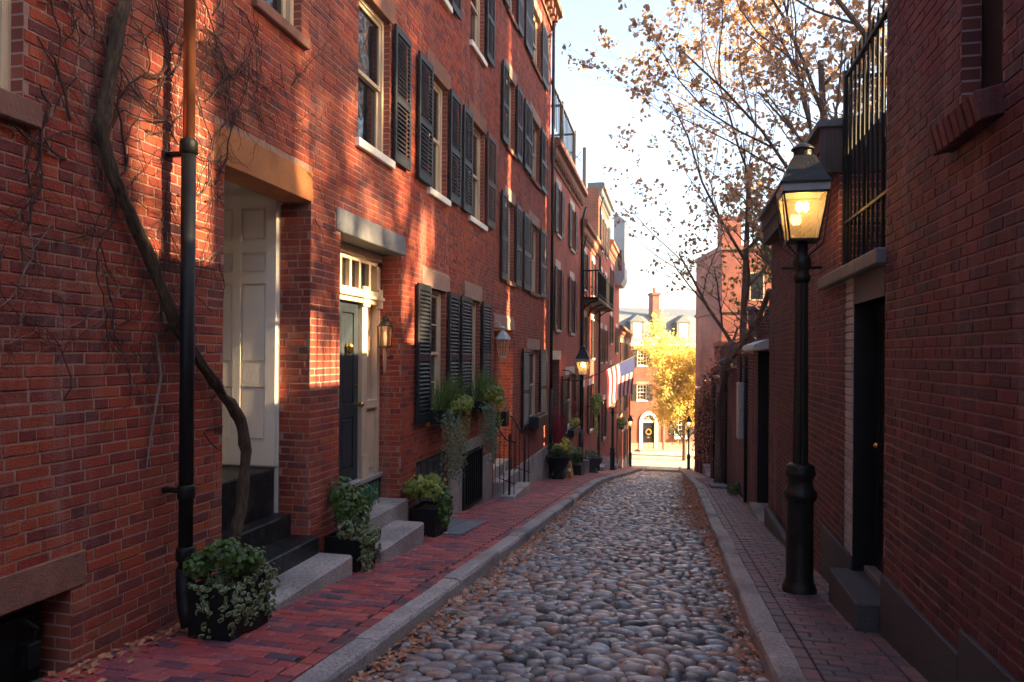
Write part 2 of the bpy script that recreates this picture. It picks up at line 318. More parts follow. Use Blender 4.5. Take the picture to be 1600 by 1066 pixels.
def brick_wall(house, P, u0, u1, z0, z1, holes, mats, name='wall', n_single=300, zlow=None, geom=True, bond='mixed', umax_geom=1e9):
    """backing sheet (mortar where bricks are laid, brick pattern elsewhere) with openings; bricks as geometry within view"""
    kind, w, s = P; mbrick, mmort, mtex = mats
    def pt(u, z, d): return (w+s*d, u, z) if kind == 'X' else (u, w+s*d, z)
    ub = sorted(set([u0, u1]+[v for h in holes for v in h[:2] if u0 < v < u1]+[u0+i*.8 for i in range(int((u1-u0)/.8)+1)]))
    zb = sorted(set([z0, z1]+[v for h in holes for v in h[2:4] if z0 < v < z1]+[z0+i*.8 for i in range(int((z1-z0)/.8)+1)]))
    def hole(u, z): return any(h[0]-1e-6 <= u <= h[1]+1e-6 and h[2]-1e-6 <= z <= h[3]+1e-6 for h in holes)
    sheet = MB(); live = {}
    def near(u, z):
        key = (int(u/.8+100), int(z/.8+100))
        if key not in live: live[key] = geom and u < umax_geom and inview(*pt((key[0]-100+.5)*.8, (key[1]-100+.5)*.8, 0))
        return live[key]
    for a, b in zip(ub, ub[1:]):
        for c, d in zip(zb, zb[1:]):
            if b-a < 1e-5 or d-c < 1e-5: continue
            uc, zc = (a+b)/2, (c+d)/2
            if hole(uc, zc) or (zlow and d < zlow(uc)-.6): continue
            g = near(uc, zc); dp = -.0045 if g else -.002
            sheet.quad(pt(a,c,dp), pt(b,c,dp), pt(b,d,dp), pt(a,d,dp), 0 if g else 1)
    wall = sheet.build(name, [mmort, mtex], house)
    if not geom: return wall
    bricks = []; k0 = math.ceil(z0/CH); row = 0
    while (k0+row)*CH+BH < z1+.02:
        k = k0+row; z = k*CH+BH/2; row += 1
        cuts = sorted([(h[0], h[1]) for h in holes if h[2]-.02 < z < h[3]+.02])
        iv = []; cur = u0
        for a, b in cuts:
            if a > cur: iv.append((cur, min(a, u1)))
            cur = max(cur, b)
        if cur < u1: iv.append((cur, u1))
        hdr = (k % 7 == 0)
        rr = random.Random(k*31+int(w*100)); u = u0-rr.uniform(.1, .2)-(.107 if k % 2 else 0)
        while u < u1:
            ln = .098 if (hdr or (bond == 'mixed' and rr.random() < .16)) else BL
            for a, b in iv:
                p, q = max(u, a+.004), min(u+ln, b-.004)
                if q-p > .035 and (not zlow or z > zlow((p+q)/2)-.03) and near((p+q)/2, z): bricks.append(((p+q)/2, z, q-p))
            u += ln+JT
    def size(b):
        x, y, c = px(*pt(b[0], b[1], 0)); return 0 if not (0 < x < 1600 and 0 < y < 1066) else b[2]/c/c
    bricks.sort(key=size, reverse=True)
    for i, (u, z, ln) in enumerate(bricks[:n_single]):
        key = (kind, s, round(ln, 2), i % 3)
        if key not in BRICK_CACHE:
            mb = MB(); brick_mb(mb, (0, 0), round(ln, 2), BH, (kind, 0, s), .0, True); BRICK_CACHE[key] = mb.data('brick', mbrick)
        me = BRICK_CACHE[key]
        if me.materials[0] != mbrick:
            key = key+(mbrick.name,)
            if key not in BRICK_CACHE:
                mb = MB(); brick_mb(mb, (0, 0), round(ln, 2), BH, (kind, 0, s), .0, True); BRICK_CACHE[key] = mb.data('brick', mbrick)
            me = BRICK_CACHE[key]
        link('brick', me, wall, pt(u, z, R.uniform(-.002, .002)))
    mb = MB()
    for u, z, ln in bricks[n_single:]:
        brick_mb(mb, (u, z), ln, BH+R.uniform(-.002,.001), P, 0, px(*pt(u, z, 0))[2] < 9)
    if mb.v: stuff(mb.build('bricks', mbrick, wall))
    return wall
def shell(house, x0, x1, y0, y1, z0, z1, ma, mx, roof=None, skip=()):
    """the body of a building behind its street wall"""
    m = MB()
    if 'x1' not in skip: m.quad((x1,y0,z0),(x1,y1,z0),(x1,y1,z1),(x1,y0,z1))
    if 'x0' not in skip: m.quad((x0,y0,z0),(x0,y1,z0),(x0,y1,z1),(x0,y0,z1))
    if 'y0' not in skip: m.quad((x0,y0,z0),(x1,y0,z0),(x1,y0,z1),(x0,y0,z1), 1)
    if 'y1' not in skip: m.quad((x0,y1,z0),(x1,y1,z0),(x1,y1,z1),(x0,y1,z1), 1)
    m.quad((x0,y0,z1),(x1,y0,z1),(x1,y1,z1),(x0,y1,z1), 2)
    return m.build('house_body', [ma, mx, roof or M['slate']], house)

# ------------------------------------------------------------------ windows, shutters
def wbox(m, P, u0, u1, z0, z1, d0, d1, b=0, mi=0):
    kind, w, s = P; a, c = sorted((w+s*d0, w+s*d1))
    args = (a, c, u0, u1, z0, z1) if kind == 'X' else (u0, u1, a, c, z0, z1)
    return m.cbox(*args, b, mi) if b else m.box(*args, mi)
def jambs(house, P, u0, u1, z0, z1, depth, m_, back=None):
    kind, w, s = P
    def pt(u, z, d): return (w+s*d, u, z) if kind == 'X' else (u, w+s*d, z)
    m = MB()
    for (a, b), (c, d) in (((u0,z0),(u0,z1)),((u0,z1),(u1,z1)),((u1,z1),(u1,z0)),((u1,z0),(u0,z0))):
        m.quad(pt(a,b,-.002), pt(c,d,-.002), pt(c,d,-depth), pt(a,b,-depth), 2 if a == c else 0)
    if back: m.quad(pt(u0,z0,-depth), pt(u1,z0,-depth), pt(u1,z1,-depth), pt(u0,z1,-depth), 1)
    return m.build('opening_reveal', [m_, back or m_, {'far_red_brick': M['btexX'], 'far_dark_brick': M['btexdX']}.get(m_.name, m_)], house)
def window(house, P, u0, u1, z0, z1, frame='cream', sill='tan', lintel=None, depth=.11, rows=1, cols=1, jm='brick', small=False, sillh=.09):
    jambs(house, P, u0, u1, z0, z1, depth+.05, M['btex'] if P[0] == 'X' else M['btexX'])
    m = MB(); t = .055; g = .045 if not small else .05; d = -depth
    for a, b, c, e in ((u0,u0+t,z0,z1),(u1-t,u1,z0,z1),(u0+t,u1-t,z1-t,z1),(u0+t,u1-t,z0,z0+t)): wbox(m, P, a, b, c, e, d-.05, d+.03)
    zm = (z0+z1)/2
    # sashes: upper one in front
    for (c, e, dd) in ((zm-.02, z1-t, d), (z0+t, zm+.02, d-.03)):
        a, b = u0+t, u1-t
        for q in ((a,a+g,c,e),(b-g,b,c,e),(a+g,b-g,c,c+g),(a+g,b-g,e-g,e)): wbox(m, P, *q, dd-.02, dd+.012)
        for k in range(1, cols): uu = a+(b-a)*k/cols; wbox(m, P, uu-.011, uu+.011, c+g, e-g, dd-.018, dd+.008)
        for k in range(1, rows): zz = c+(e-c)*k/rows; wbox(m, P, a+g, b-g, zz-.011, zz+.011, dd-.017, dd+.007)
    o = m.build('window', M[frame], house)
    for (c, e, dd) in ((zm-.02, z1-t, d), (z0+t, zm+.02, d-.03)):
        a, b = u0+t+g*.5, u1-t-g*.5; n_c = cols if not small else 1; n_r = rows if not small else 1
        for i in range(n_c):
            for j in range(n_r):
                q = MB(); wbox(q, P, a+(b-a)*i/n_c, a+(b-a)*(i+1)/n_c, c+g*.5+(e-c-g)*j/n_r, c+g*.5+(e-c-g)*(j+1)/n_r, dd-.012, dd-.006); q.build('pane', M['pane'], o)
    if sill:
        q = MB(); wbox(q, P, u0-.07, u1+.07, z0-sillh, z0+.004, -.08, .055, .008); q.build('sill', M[sill], o)
    if lintel:
        q = MB(); wbox(q, P, u0-.13, u1+.13, z1-.004, z1+.25, -.1, .012, .006); q.build('lintel', M[lintel], house)
    return o
LOUV = {}
def shutter(house, P, u0, u1, z0, z1, m_='shutter', louvers=True, off=.03, tilt=0.0, hinge=0):
    """panel: stiles and rails; each louvre a piece of its own"""
    m = MB(); st = .052; th = .035; zm = z0+(z1-z0)*.47; tr, mr_, br = .085, .09, .12
    wbox(m, P, u0, u0+st, z0, z1, off, off+th, .004); wbox(m, P, u1-st, u1, z0, z1, off, off+th, .004)
    for a, b in ((z1-tr, z1), (zm-mr_/2, zm+mr_/2), (z0, z0+br)): wbox(m, P, u0+st-.004, u1-st+.004, a, b, off+.003, off+th-.002)
    if not louvers: wbox(m, P, u0+st-.004, u1-st+.004, z0+br-.002, z1-tr+.002, off+.002, off+.008)
    hg = MB()
    o = m.build('shutter', M[m_], house)
    ln = u1-u0-2*st+.008; pitch = .052
    if louvers is True:
        key = (P[0], P[2], round(ln, 3), m_)
        if key not in LOUV:
            q = MB(); kind, s = P[0], P[2]; a = .052; d0, d1 = .002, th+.004
            for sgn in (0,): pass
            pr = [(s*d0, a*.5), (s*d0, a*.5-.008), (s*d1, -a*.5-.004), (s*d1, -a*.5+.006)]
            vs = []
            for e in (-ln/2, ln/2):
                for dd, zz in pr: vs.append((dd, e, zz) if kind == 'X' else (e, dd, zz))
            q.add(vs, [(0,1,5,4),(1,2,6,5),(2,3,7,6),(3,0,4,7),(0,3,2,1),(4,5,6,7)]); LOUV[key] = q.data('louver', M[m_])
        for a, b in ((z0+br, zm-mr_/2), (zm+mr_/2, z1-tr)):
            n = max(1, int((b-a)/pitch)); ps = (b-a)/n
            for i in range(n):
                zc = a+(i+.5)*ps; w = P[1]+P[2]*off
                link('louver', LOUV[key], o, (w, (u0+u1)/2, zc) if P[0] == 'X' else ((u0+u1)/2, w, zc))
    elif louvers == 'joined':
        q = MB()
        for a, b in ((z0+br, zm-mr_/2), (zm+mr_/2, z1-tr)):
            n = max(1, int((b-a)/.07)); ps = (b-a)/n
            for i in range(n): zc = a+(i+.5)*ps; wbox(q, P, u0+st-.004, u1-st+.004, zc-ps*.28, zc+ps*.22, off+.006, off+th-.004)
        stuff(q.build('louvers', M[m_], o))
    return o

# ------------------------------------------------------------------ plants
def rnd_unit():
    while True:
        v = Vector((R.uniform(-1,1), R.uniform(-1,1), R.uniform(-1,1)))
        if .05 < v.length < 1: return v.normalized()
def leaf(m, p, nrm, size, asp=.75, ring=False, pts=5):
    nrm = nrm.normalized(); t = nrm.orthogonal().normalized(); t = Matrix.Rotation(R.uniform(0, 6.28), 3, nrm) @ t; b = nrm.cross(t)
    if not ring:
        bend = nrm*size*R.uniform(-.12,.12)
        m.add([tuple(p-t*size*.5), tuple(p+b*size*asp*.5+bend), tuple(p+t*size*.5), tuple(p-b*size*asp*.5+bend)], [(0,1,2),(0,2,3)])
        return
    sh = [(1,0),(.45,.62),(-.45,.72),(-.8,.25),(-.8,-.25),(-.45,-.72),(.45,-.62)]
    vs = []; at = []
    for k, q in ((1., 1.), (.66, 0.)):
        for x, y in sh: vs.append(tuple(p+(t*x+b*y*asp)*size*.5*k+nrm*size*(.10 if k < 1 else 0))); at.append(q)
    n = len(sh); fs = [(i, (i+1) % n, n+(i+1) % n, n+i) for i in range(n)]+[tuple(range(n, 2*n))]
    m.add(vs, fs, 0, at)
def blade(m, p, d, L, w):
    """arching grass blade"""
    p = Vector(p); d = d.normalized(); side = d.cross(Vector((0,0,1)));
    if side.length < .01: side = Vector((1,0,0))
    side = side.normalized()*w; out = Vector((d.x, d.y, 0)); vs = []
    for i in range(5):
        t = i/4; q = p+d*L*t+Vector((0,0,-1))*L*.55*t*t*out.length+out*L*.25*t*t; k = (1-t)**.6 if t < 1 else .02
        vs += [tuple(q-side*k), tuple(q+side*k)]
    m.add(vs, [(2*i, 2*i+1, 2*i+3, 2*i+2) for i in range(4)])
def bush(parent, name, c, r, n, size, m_, ring=False, hang=None, asp=.75):
    m = MB(); c = Vector(c); lumps = [(Vector((R.uniform(-.6,.6)*r[0], R.uniform(-.6,.6)*r[1], R.uniform(-.35,.6)*r[2])), R.uniform(.3,.62)) for _ in range(7)]
    for _ in range(n):
        l, k = R.choice(lumps); v = rnd_unit(); rr = R.uniform(.55, 1.05)*k
        p = c+l+Vector((v.x*r[0]*rr, v.y*r[1]*rr, v.z*r[2]*rr))
        leaf(m, p, v+Vector((.4,-.35,.7))*R.uniform(0,1.2), size*R.uniform(.6,1.25), asp, ring)
    return stuff(m.build(name, M[m_], parent))
def trails(parent, name, starts, length, m_, size, per=26, outx=.10, ring=True, asp=.8):
    """hanging strands of leaves"""
    m = MB()
    for (x, y, z) in starts:
        L = length*R.uniform(.45, 1.1); p = Vector((x, y, z)); n = int(per*L/length); drift = R.uniform(-.09,.09)
        for i in range(n):
            t = i/n; q = p+Vector((outx*math.sin(min(t*5,1.57))*R.uniform(.7,1.2)+R.uniform(-.025,.025), drift*t+R.uniform(-.035,.035), -L*t+ .03*math.sin(t*9)))
            leaf(m, q, Vector((.9, -.7, .35))+rnd_unit()*.8, size*R.uniform(.6,1.2), asp, ring)
    return stuff(m.build(name, M[m_], parent))
def gen_tree(parent, base, height, seed, r0, spread, lean=(0,0,0), leaves=None, leaf_n=6, leaf_size=.09, levels=5, first=.25, trunk_mat='bark', clump=.25, leaf_test=None, kids=(5,5,4,4), min_len=.3, lev0=3):
    rr = random.Random(seed); tr = MB(); tw = MB(); lf = MB(); tips = []
    def grow(p, d, L, r, lev):
        nseg = 6 if lev == 0 else 4; pts = [p.copy()]; rs = [r]; dd = d.copy()
        for i in range(nseg):
            j = Vector((rr.uniform(-1,1), rr.uniform(-1,1), rr.uniform(-.6,.9)))*(.10 if lev == 0 else .22)
            dd = (dd+j+Vector((0,0,.05 if lev < 3 else .02))).normalized(); p = p+dd*L/nseg; pts.append(p.copy()); rs.append(r*(1-.62*(i+1)/nseg))
        (tr if lev < 2 else tw).tube(pts, rs, 9 if lev == 0 else 6 if lev < 3 else 3, cap=False)
        if lev >= levels-1 or L < min_len:
            tips.append((pts[-1], dd)); tips.append((pts[-2], dd)); return
        if lev >= lev0: tips.append((pts[-1], dd)); tips.append((pts[2], dd))
        for k in range(kids[min(lev, len(kids)-1)]):
            t = (first if lev == 0 else .2)+(1-(first if lev == 0 else .2))*(k+rr.random()*.8)/kids[min(lev, len(kids)-1)]
            t = min(t, .98); x = t*nseg; i = min(int(x), nseg-1); q = pts[i].lerp(pts[i+1], x-i)
            a = rr.uniform(0, 6.283) if lev else k*2.4+rr.uniform(-.5,.5); ax = Vector((math.cos(a), math.sin(a), 0)); ax = (ax-dd*ax.dot(dd)*.6).normalized()
            nd = (dd*(1-spread)+ax*spread+Vector((0,0,.12))).normalized()
            grow(q, nd, L*rr.uniform(.48,.72)*(1 if lev else .85), max(rs[i]*rr.uniform(.42,.62), .004), lev+1)
    grow(Vector(base), (Vector((0,0,1))+Vector(lean)).normalized(), height, r0, 0)
    t = tr.build('trunk', M[trunk_mat], parent, smooth=True)
    if tw.v: tw.build('branches', M[trunk_mat], parent)
    if leaves:
        for q, d in tips:
            if leaf_test and rr.random() > leaf_test(q): continue
            cc = q+rnd_unit()*clump*.3
            for _ in range(rr.randint(leaf_n//2, leaf_n)):
                leaf(lf, cc+rnd_unit()*clump*rr.random(), rnd_unit()+Vector((.3,-.3,.4)), leaf_size*rr.uniform(.6,1.3), .8)
        stuff(lf.build('crown', M[leaves], parent))
    return t
# ================================================================== THE SETTING
# ---- ground to the horizon
g = MB(); ys = [-40,-10,0,4,8,12,17,19,22,28,34,40,46,52,58,75,120,300,900]
for a, b in zip(ys, ys[1:]):
    g.quad((-900,a,G(a)-.45), (900,a,G(a)-.45), (900,b,G(b)-.45), (-900,b,G(b)-.45))
struct(g.build('ground', M['earth']))
g = MB(); z = G(58)
g.quad((-120,57.6,z-.12),(120,57.6,z-.12),(120,65.6,z-.12),(-120,65.6,z-.12))
struct(g.build('cross_street', M['asphalt']))
g = MB(); g.prism([(65.6,z-.5),(65.6,z+.0),(65.75,z+.03),(70,z+.03),(70,z-.5)], 'x', -120, 120)
struct(g.build('far_pavement', M['asphalt']))
# ---- carriageway: sandy bed with cobbles
KL, KR = -1.87, .60
def road_z(x, y):
    t = (x-KL)/(KR-KL); return G(y)-.155+.035*math.sin(math.pi*max(0, min(1, t)))
g = MB(); n = 14; ys = [1+.5*i for i in range(114)]
from mathutils import noise as NZ
vs = []
for y in ys:
    for i in range(n+1):
        x = KL-.05+(KR-KL+.1)*i/n
        e = NZ.noise(Vector((x*1.1, y*.8, 3)))*.016+max(0, 1-abs(x-KL-.05)/.75)*.022+max(0, 1-abs(x-KR)/.4)*.018
        vs.append((x, y, road_z(x, y)+e))
fs = [(r*(n+1)+i, r*(n+1)+i+1, (r+1)*(n+1)+i+1, (r+1)*(n+1)+i) for r in range(len(ys)-1) for i in range(n)]
g.add(vs, fs); road = struct(g.build('road', M['dirt'], smooth=True))
def cobble_unit(seed):
    rr = random.Random(seed); vs = []; N = 12; prof = [(1.0,-.6),(1.04,.0),(.98,.45),(.82,.78),(.48,.96)]
    ph = [rr.uniform(0,6.28) for _ in range(4)]; am = [rr.uniform(.03,.11), rr.uniform(.02,.08), rr.uniform(.02,.05)]
    sx, sy = rr.uniform(-.15,.15), rr.uniform(-.15,.15)
    for r, zz in prof:
        for k in range(N):
            a = 6.2832*k/N; q = r*(1+am[0]*math.sin(2*a+ph[0])+am[1]*math.sin(3*a+ph[1])+am[2]*math.sin(5*a+ph[2]))
            ca, sa = math.cos(a), math.sin(a)
            ca, sa = math.copysign(abs(ca)**.85, ca), math.copysign(abs(sa)**.85, sa)
            vs.append((q*ca+sx*max(zz,0), q*sa+sy*max(zz,0), zz+.06*math.sin(a+ph[3])*max(0, zz)))
    vs.append((sx, sy, 1.0))
    fs = [(i*N+k, i*N+(k+1) % N, (i+1)*N+(k+1) % N, (i+1)*N+k) for i in range(len(prof)-1) for k in range(N)]
    t = (len(prof)-1)*N; fs += [(t+k, t+(k+1) % N, len(vs)-1) for k in range(N)]
    return vs, fs
CU = [cobble_unit(100+i) for i in range(12)]
CM = []
for v, f in CU:
    m = MB(); m.add(v, f); CM.append(m.data('cobblestone', M['cobble'], True))
stones = []; y = 2.2
while y < 44:
    rowd = R.uniform(.068, .098)*(1 if y < 26 else 1.5); x = KL+R.uniform(-.03,.08)
    while x < KR-.02:
        w = min(R.choice((.08,.10,.11,.12,.14,.16,.19,.22))*R.uniform(.9,1.1)*(1 if y < 26 else 1.4), .26)
        if x+w > KR+.05: w = KR+.03-x
        if w > .06:
            xc = x+w/2; yc = y+R.uniform(-.026,.026)
            stones.append((xc, yc, w*R.uniform(.47,.53), rowd*R.uniform(.50,.60), R.uniform(.026,.046), R.uniform(-.38,.38), R.randrange(12), R.uniform(-.16,.16), R.uniform(-.12,.12)))
        x += w
    y += rowd
def st_mat(s):
    x, y, a, b, h, rot, k, tx, ty = s
    return Matrix.Translation((x, y, road_z(x, y)+.006+R.choice((R.uniform(-.010,.008),R.uniform(-.010,.008),R.uniform(-.022,.0))))) @ Matrix.Rotation(rot, 4, 'Z') @ Matrix.Rotation(-math.atan(.1)+tx*.6, 4, 'X') @ Matrix.Rotation(ty, 4, 'Y') @ Matrix.Diagonal((a, b, h, 1))
def vis(s):
    a, b, c = px(s[0], s[1], road_z(s[0], s[1])); return s[2]*s[3]/c/c/c if 0 < a < 1600 and b < 1060 else 0
stones.sort(key=vis, reverse=True)
for s in stones[:300]:
    o = link('cobblestone', CM[s[6]], road); o.matrix_local = st_mat(s)
m = MB()
for s in stones[300:]:
    mt = st_mat(s); v, f = CU[s[6]]; m.add([tuple(mt @ Vector(q)) for q in v], f)
stuff(m.build('cobblestones', M['cobble'], road, smooth=True))
# ---- pavements of brick between the kerbs and the houses
def pavement(name, x0, x1, edge_l, edge_r, m_, seed, skip=lambda x, y: False, single=300, ymax=27):
    rr = random.Random(seed)
    g = MB(); ys = [0+.5*i for i in range(117)]
    def zz(x, y): return G(y)+NZ.noise(Vector((x*.9, y*.5, seed)))*.010
    for a, b in zip(ys, ys[1:]):
        d = -.012 if b <= ymax else -.002
        g.quad((x0-.05,a,G(a)+d-.004),(x1+.02,a,G(a)+d-.004),(x1+.02,b,G(b)+d-.004),(x0-.05,b,G(b)+d-.004), 0 if b <= ymax else 1)
    pav = struct(g.build(name, [M['grout'], M[m_]])); items = []
    fx0, fx1 = x0+(.112 if edge_l else 0), x1-(.112 if edge_r else 0)
    for e, on in ((x0+.055, edge_l), (x1-.055, edge_r)):
        if on:
            y = 1.0+rr.random()*.2
            while y < ymax:
                if not skip(e, y+.1): items.append((e, y+.1, .096, .194))
                y += .208
    y = 1.0; row = 0
    while y < ymax:
        x = fx0-(.104 if row % 2 else 0)-rr.uniform(0,.02)
        while x < fx1:
            a, b = max(x, fx0+.002), min(x+.2, fx1-.002)
            if b-a > .04 and not skip((a+b)/2, y+.05): items.append(((a+b)/2, y+.05, b-a-.004, .090))
            x += .206
        y += .1025; row += 1
    def mk(m, w, l):
        h = .02; c = .006
        ring = [(-w/2,-l/2),(w/2,-l/2),(w/2,l/2),(-w/2,l/2)]
        vs = [(a, b, -h) for a, b in ring]+[(a, b, -c) for a, b in ring]+[(a*(1-2*c/w), b*(1-2*c/l), 0) for a, b in ring]
        m.add(vs, [(8,9,10,11)]+[(i,(i+1)%4,4+(i+1)%4,4+i) for i in range(4)]+[(4+i,4+(i+1)%4,8+(i+1)%4,8+i) for i in range(4)])
    cache = {}
    items.sort(key=lambda t: -(t[2]*t[3])/max(.3, px(t[0],t[1],G(t[1]))[2])**3 if (0 < px(t[0],t[1],G(t[1]))[0] < 1600 and px(t[0],t[1],G(t[1]))[1] < 1066) else 0)
    def mt(t):
        x, y = t[:2]; return Matrix.Translation((x, y, zz(x, y)+rr.uniform(-.003,.004))) @ Matrix.Rotation(-math.atan(-(G(y+.1)-G(y))/.1)+rr.uniform(-.014,.014), 4, 'X') @ Matrix.Rotation(rr.uniform(-.016,.016), 4, 'Y') @ Matrix.Rotation(rr.uniform(-.02,.02), 4, 'Z')
    for t in items[:single]:
        k = (round(t[2],2), round(t[3],2))
        if k not in cache:
            m = MB(); mk(m, *k); cache[k] = m.data('paver', M[m_])
        o = link('paver', cache[k], pav); o.matrix_local = mt(t)
    m = MB()
    for t in items[single:]:
        q = MB(); mk(q, t[2], t[3]); T = mt(t); m.add([tuple(T @ Vector(v)) for v in q.v], q.f)
    stuff(m.build('pavers', M[m_], pav)); return pav
hatch = lambda x, y: (8.75 < y < 10.2 and x < -2.6)
pavL = pavement('pavement_left', XL, -2.035, True, True, 'paver', 5, hatch)
pavR = pavement('pavement_right', .775, XR, True, True, 'paver_d', 6, lambda x, y: 18.2 < y < 19.6 and .95 < x < 1.45)
for x0, x1, y0, y1 in ((-3.25,-2.92,8.8,10.15), (-2.90,-2.62,8.8,9.4), (-2.90,-2.62,9.42,10.12)):
    m = MB(); m.cbox(x0, x1, y0, y1, -.05, .012, .006); o = m.build('slate_slab', M['bluestone'], pavL)
    for v in o.data.vertices: v.co.z += G(v.co.y)
m = MB(); m.cbox(.97, 1.42, 18.3, 19.5, -.05, .05, .01); o = m.build('stone_slab', M['bluestone'], pavR)
for v in o.data.vertices: v.co.z += G(v.co.y)
def kerb(name, prof, seed, single_stop=57.5):
    rr = random.Random(seed); k = None; y = 1.2
    root = MB(); root.box(min(p[0] for p in prof)+.03, max(p[0] for p in prof)-.03, 1.2, 1.4, G(1.3)-.4, G(1.3)-.2); k = struct(root.build(name, M['granite']))
    while y < single_stop:
        L = rr.uniform(1.1, 2.1); m = MB(); n = 6; dx = rr.uniform(-.008,.008); dz = rr.uniform(-.008,.01); vs = []
        for i in range(n+1):
            yy = y+.006+(L-.012)*i/n
            for (x, z) in prof: vs.append((x+dx+rr.uniform(-.004,.004), yy, G(yy)+z+dz+(rr.uniform(-.004,.004) if z > -.1 else 0)))
        q = len(prof); fs = [(i*q+j, i*q+(j+1) % q, (i+1)*q+(j+1) % q, (i+1)*q+j) for i in range(n) for j in range(q)]
        fs += [tuple(range(q)), tuple(range(n*q, (n+1)*q))]
        m.add(vs, fs); m.build('kerb_stone', M['granite'], k); y += L
    return k
kerb('kerb_left', [(-2.03,-.3),(-2.03,.004),(-1.915,.006),(-1.885,-.006),(-1.872,-.03),(-1.866,-.3)], 3)
kerb('kerb_right', [(.77,-.3),(.77,.004),(.64,.006),(.612,-.006),(.60,-.03),(.594,-.3)], 4)
# ---- fallen leaves
def litter(name, n, fn):
    m = MB()
    for _ in range(n):
        x, y, z = fn(); leaf(m, Vector((x, y, z)), Vector((R.uniform(-.5,.5), R.uniform(-.5,.5), 1)), R.uniform(.028,.065), .7)
    return stuff(m.build(name, M['litter']))
def gl():
    y = 3.5+abs(R.gauss(0, 1))*11; x = KL+abs(R.gauss(0,.16)); return x, y, road_z(x, y)+R.uniform(.03,.055)
def gr():
    y = R.choice((R.uniform(4,12) if R.random() < .5 else 14., R.gauss(17,3), R.gauss(23,5), R.gauss(14.5,2))); y = min(max(y, 3.2), 45); w = .09 if y < 11 else .26
    x = KR-abs(R.gauss(0,w)); pile = max(0, 1-abs(x-KR)/.35)*(.05 if y > 11.5 else 0); return x, y, road_z(x, y)+R.uniform(.02,.06)+pile
def gp():
    q = R.random()
    if q < .45: y = R.gauss(20.5, 2.6); x = R.uniform(.8, 1.45)
    elif q < .6: y = R.uniform(5, 30); x = R.uniform(-3.2,-2.05)
    elif q < .8: y = R.gauss(14.5,.8); x = -3.25+abs(R.gauss(0,.12))
    else: y = R.gauss(3.9,.35); x = -3.27+abs(R.gauss(0,.1))
    return x, y, G(y)+R.uniform(.006,.02)
tag(litter('fallen_leaves', 2600, gl), 'brown fallen leaves lying in the gutter below the left kerb', 'fallen leaves')
tag(litter('fallen_leaves', 9000, gr), 'brown fallen leaves heaped in the gutter below the right kerb', 'fallen leaves')
tag(litter('fallen_leaves', 620, gp), 'scattered brown fallen leaves lying on both brick pavements', 'fallen leaves')
# ================================================================== LEFT ROW
PL = ('X', XL, 1)
BM = (M['brick'], M['mortar'], M['btex'])
H1 = thing('brick_townhouse', 'nearest red brick townhouse on the left with a deep doorway and a vine', 'house', (XL,6.5,G(6.5)))
holes = [(1.9,3.08,1.30,3.0),(5.2,5.92,2.86,4.5),(4.8,6.13,-2.6,1.42),(6.74,8.43,-2.6,1.24),(7.13,8.0,2.3,3.95),(9.42,10.22,2.3,3.95),(11.45,12.4,2.3,3.95),
    (7.13,8.0,5.2,6.85),(9.42,10.22,5.2,6.85),(11.45,12.3,5.2,6.85),(9.40,10.23,-.9,.93),(11.48,12.17,-.9,.93),(1.8,3.41,-2.2,-1.34),(9.0,10.42,-2.7,-1.43),(10.46,13.08,-3.2,-1.83),(11.12,12.34,-1.83,-1.52),
    (4.68,6.15,1.42,1.70),(6.64,8.52,1.24,1.48),(9.19,10.4,.93,1.18),(11.2,12.3,.93,1.18),(1.8,3.51,-1.34,-1.14)]
brick_wall(H1, PL, .6, 13.08, -3.2, 9.5, holes, BM, zlow=G)
shell(H1, -12, XL-.6, .6, 13.08, -3.2, 9.5, M['btex'], M['btexX'], skip=('x1',))
m = MB(); m.box(XL-.6, XL-.002, .6, 13.08, 9.5, 9.52); m.prism([(XL-.1,8.9),(XL+.1,8.95),(XL+.15,9.1),(XL+.35,9.2),(XL+.38,9.42),(XL-.1,9.5)], 'y', .6, 13.08); m.build('cornice', M['brown'], H1)
def stone(house, name, x0, x1, y0, y1, z0, z1, m_, b=.008):
    q = MB(); q.cbox(x0, x1, y0, y1, z0, z1, b); return q.build(name, M[m_], house)
o = stone(H1, 'lintel', XL-.3, XL+.003, 4.68, 6.15, 1.42, 1.70, 'orange', .004); o['label'] = 'ochre lintel over the deep doorway'
o = stone(H1, 'lintel', XL-.28, XL+.015, 6.64, 8.52, 1.24, 1.48, 'bluestone'); o['label'] = 'grey stone lintel over the second doorway'
stone(H1, 'lintel', XL-.2, XL+.01, 1.8, 3.51, -1.34, -1.14, 'brown')
window(H1, PL, 1.9, 3.08, 1.3, 3.0, 'cream', 'brown', sillh=.13)
window(H1, PL, 5.2, 5.92, 2.86, 4.5, 'cream', 'brown')
for a, b in ((7.13,8.0),(9.42,10.22),(11.45,12.4)):
    window(H1, PL, a, b, 2.3, 3.95, 'cream', 'white', 'brown', rows=1)
    window(H1, PL, a, min(b,12.3), 5.2, 6.85, 'cream', 'white', 'brown')
for a, b in ((9.40,10.23),(11.48,12.17)): window(H1, PL, a, b, -.9, .93, 'cream', 'orange', None, rows=2)
stone(H1, 'lintel', XL-.1, XL+.01, 9.19, 10.4, .93, 1.18, 'tan'); stone(H1, 'lintel', XL-.1, XL+.01, 11.2, 12.3, .93, 1.18, 'tan')
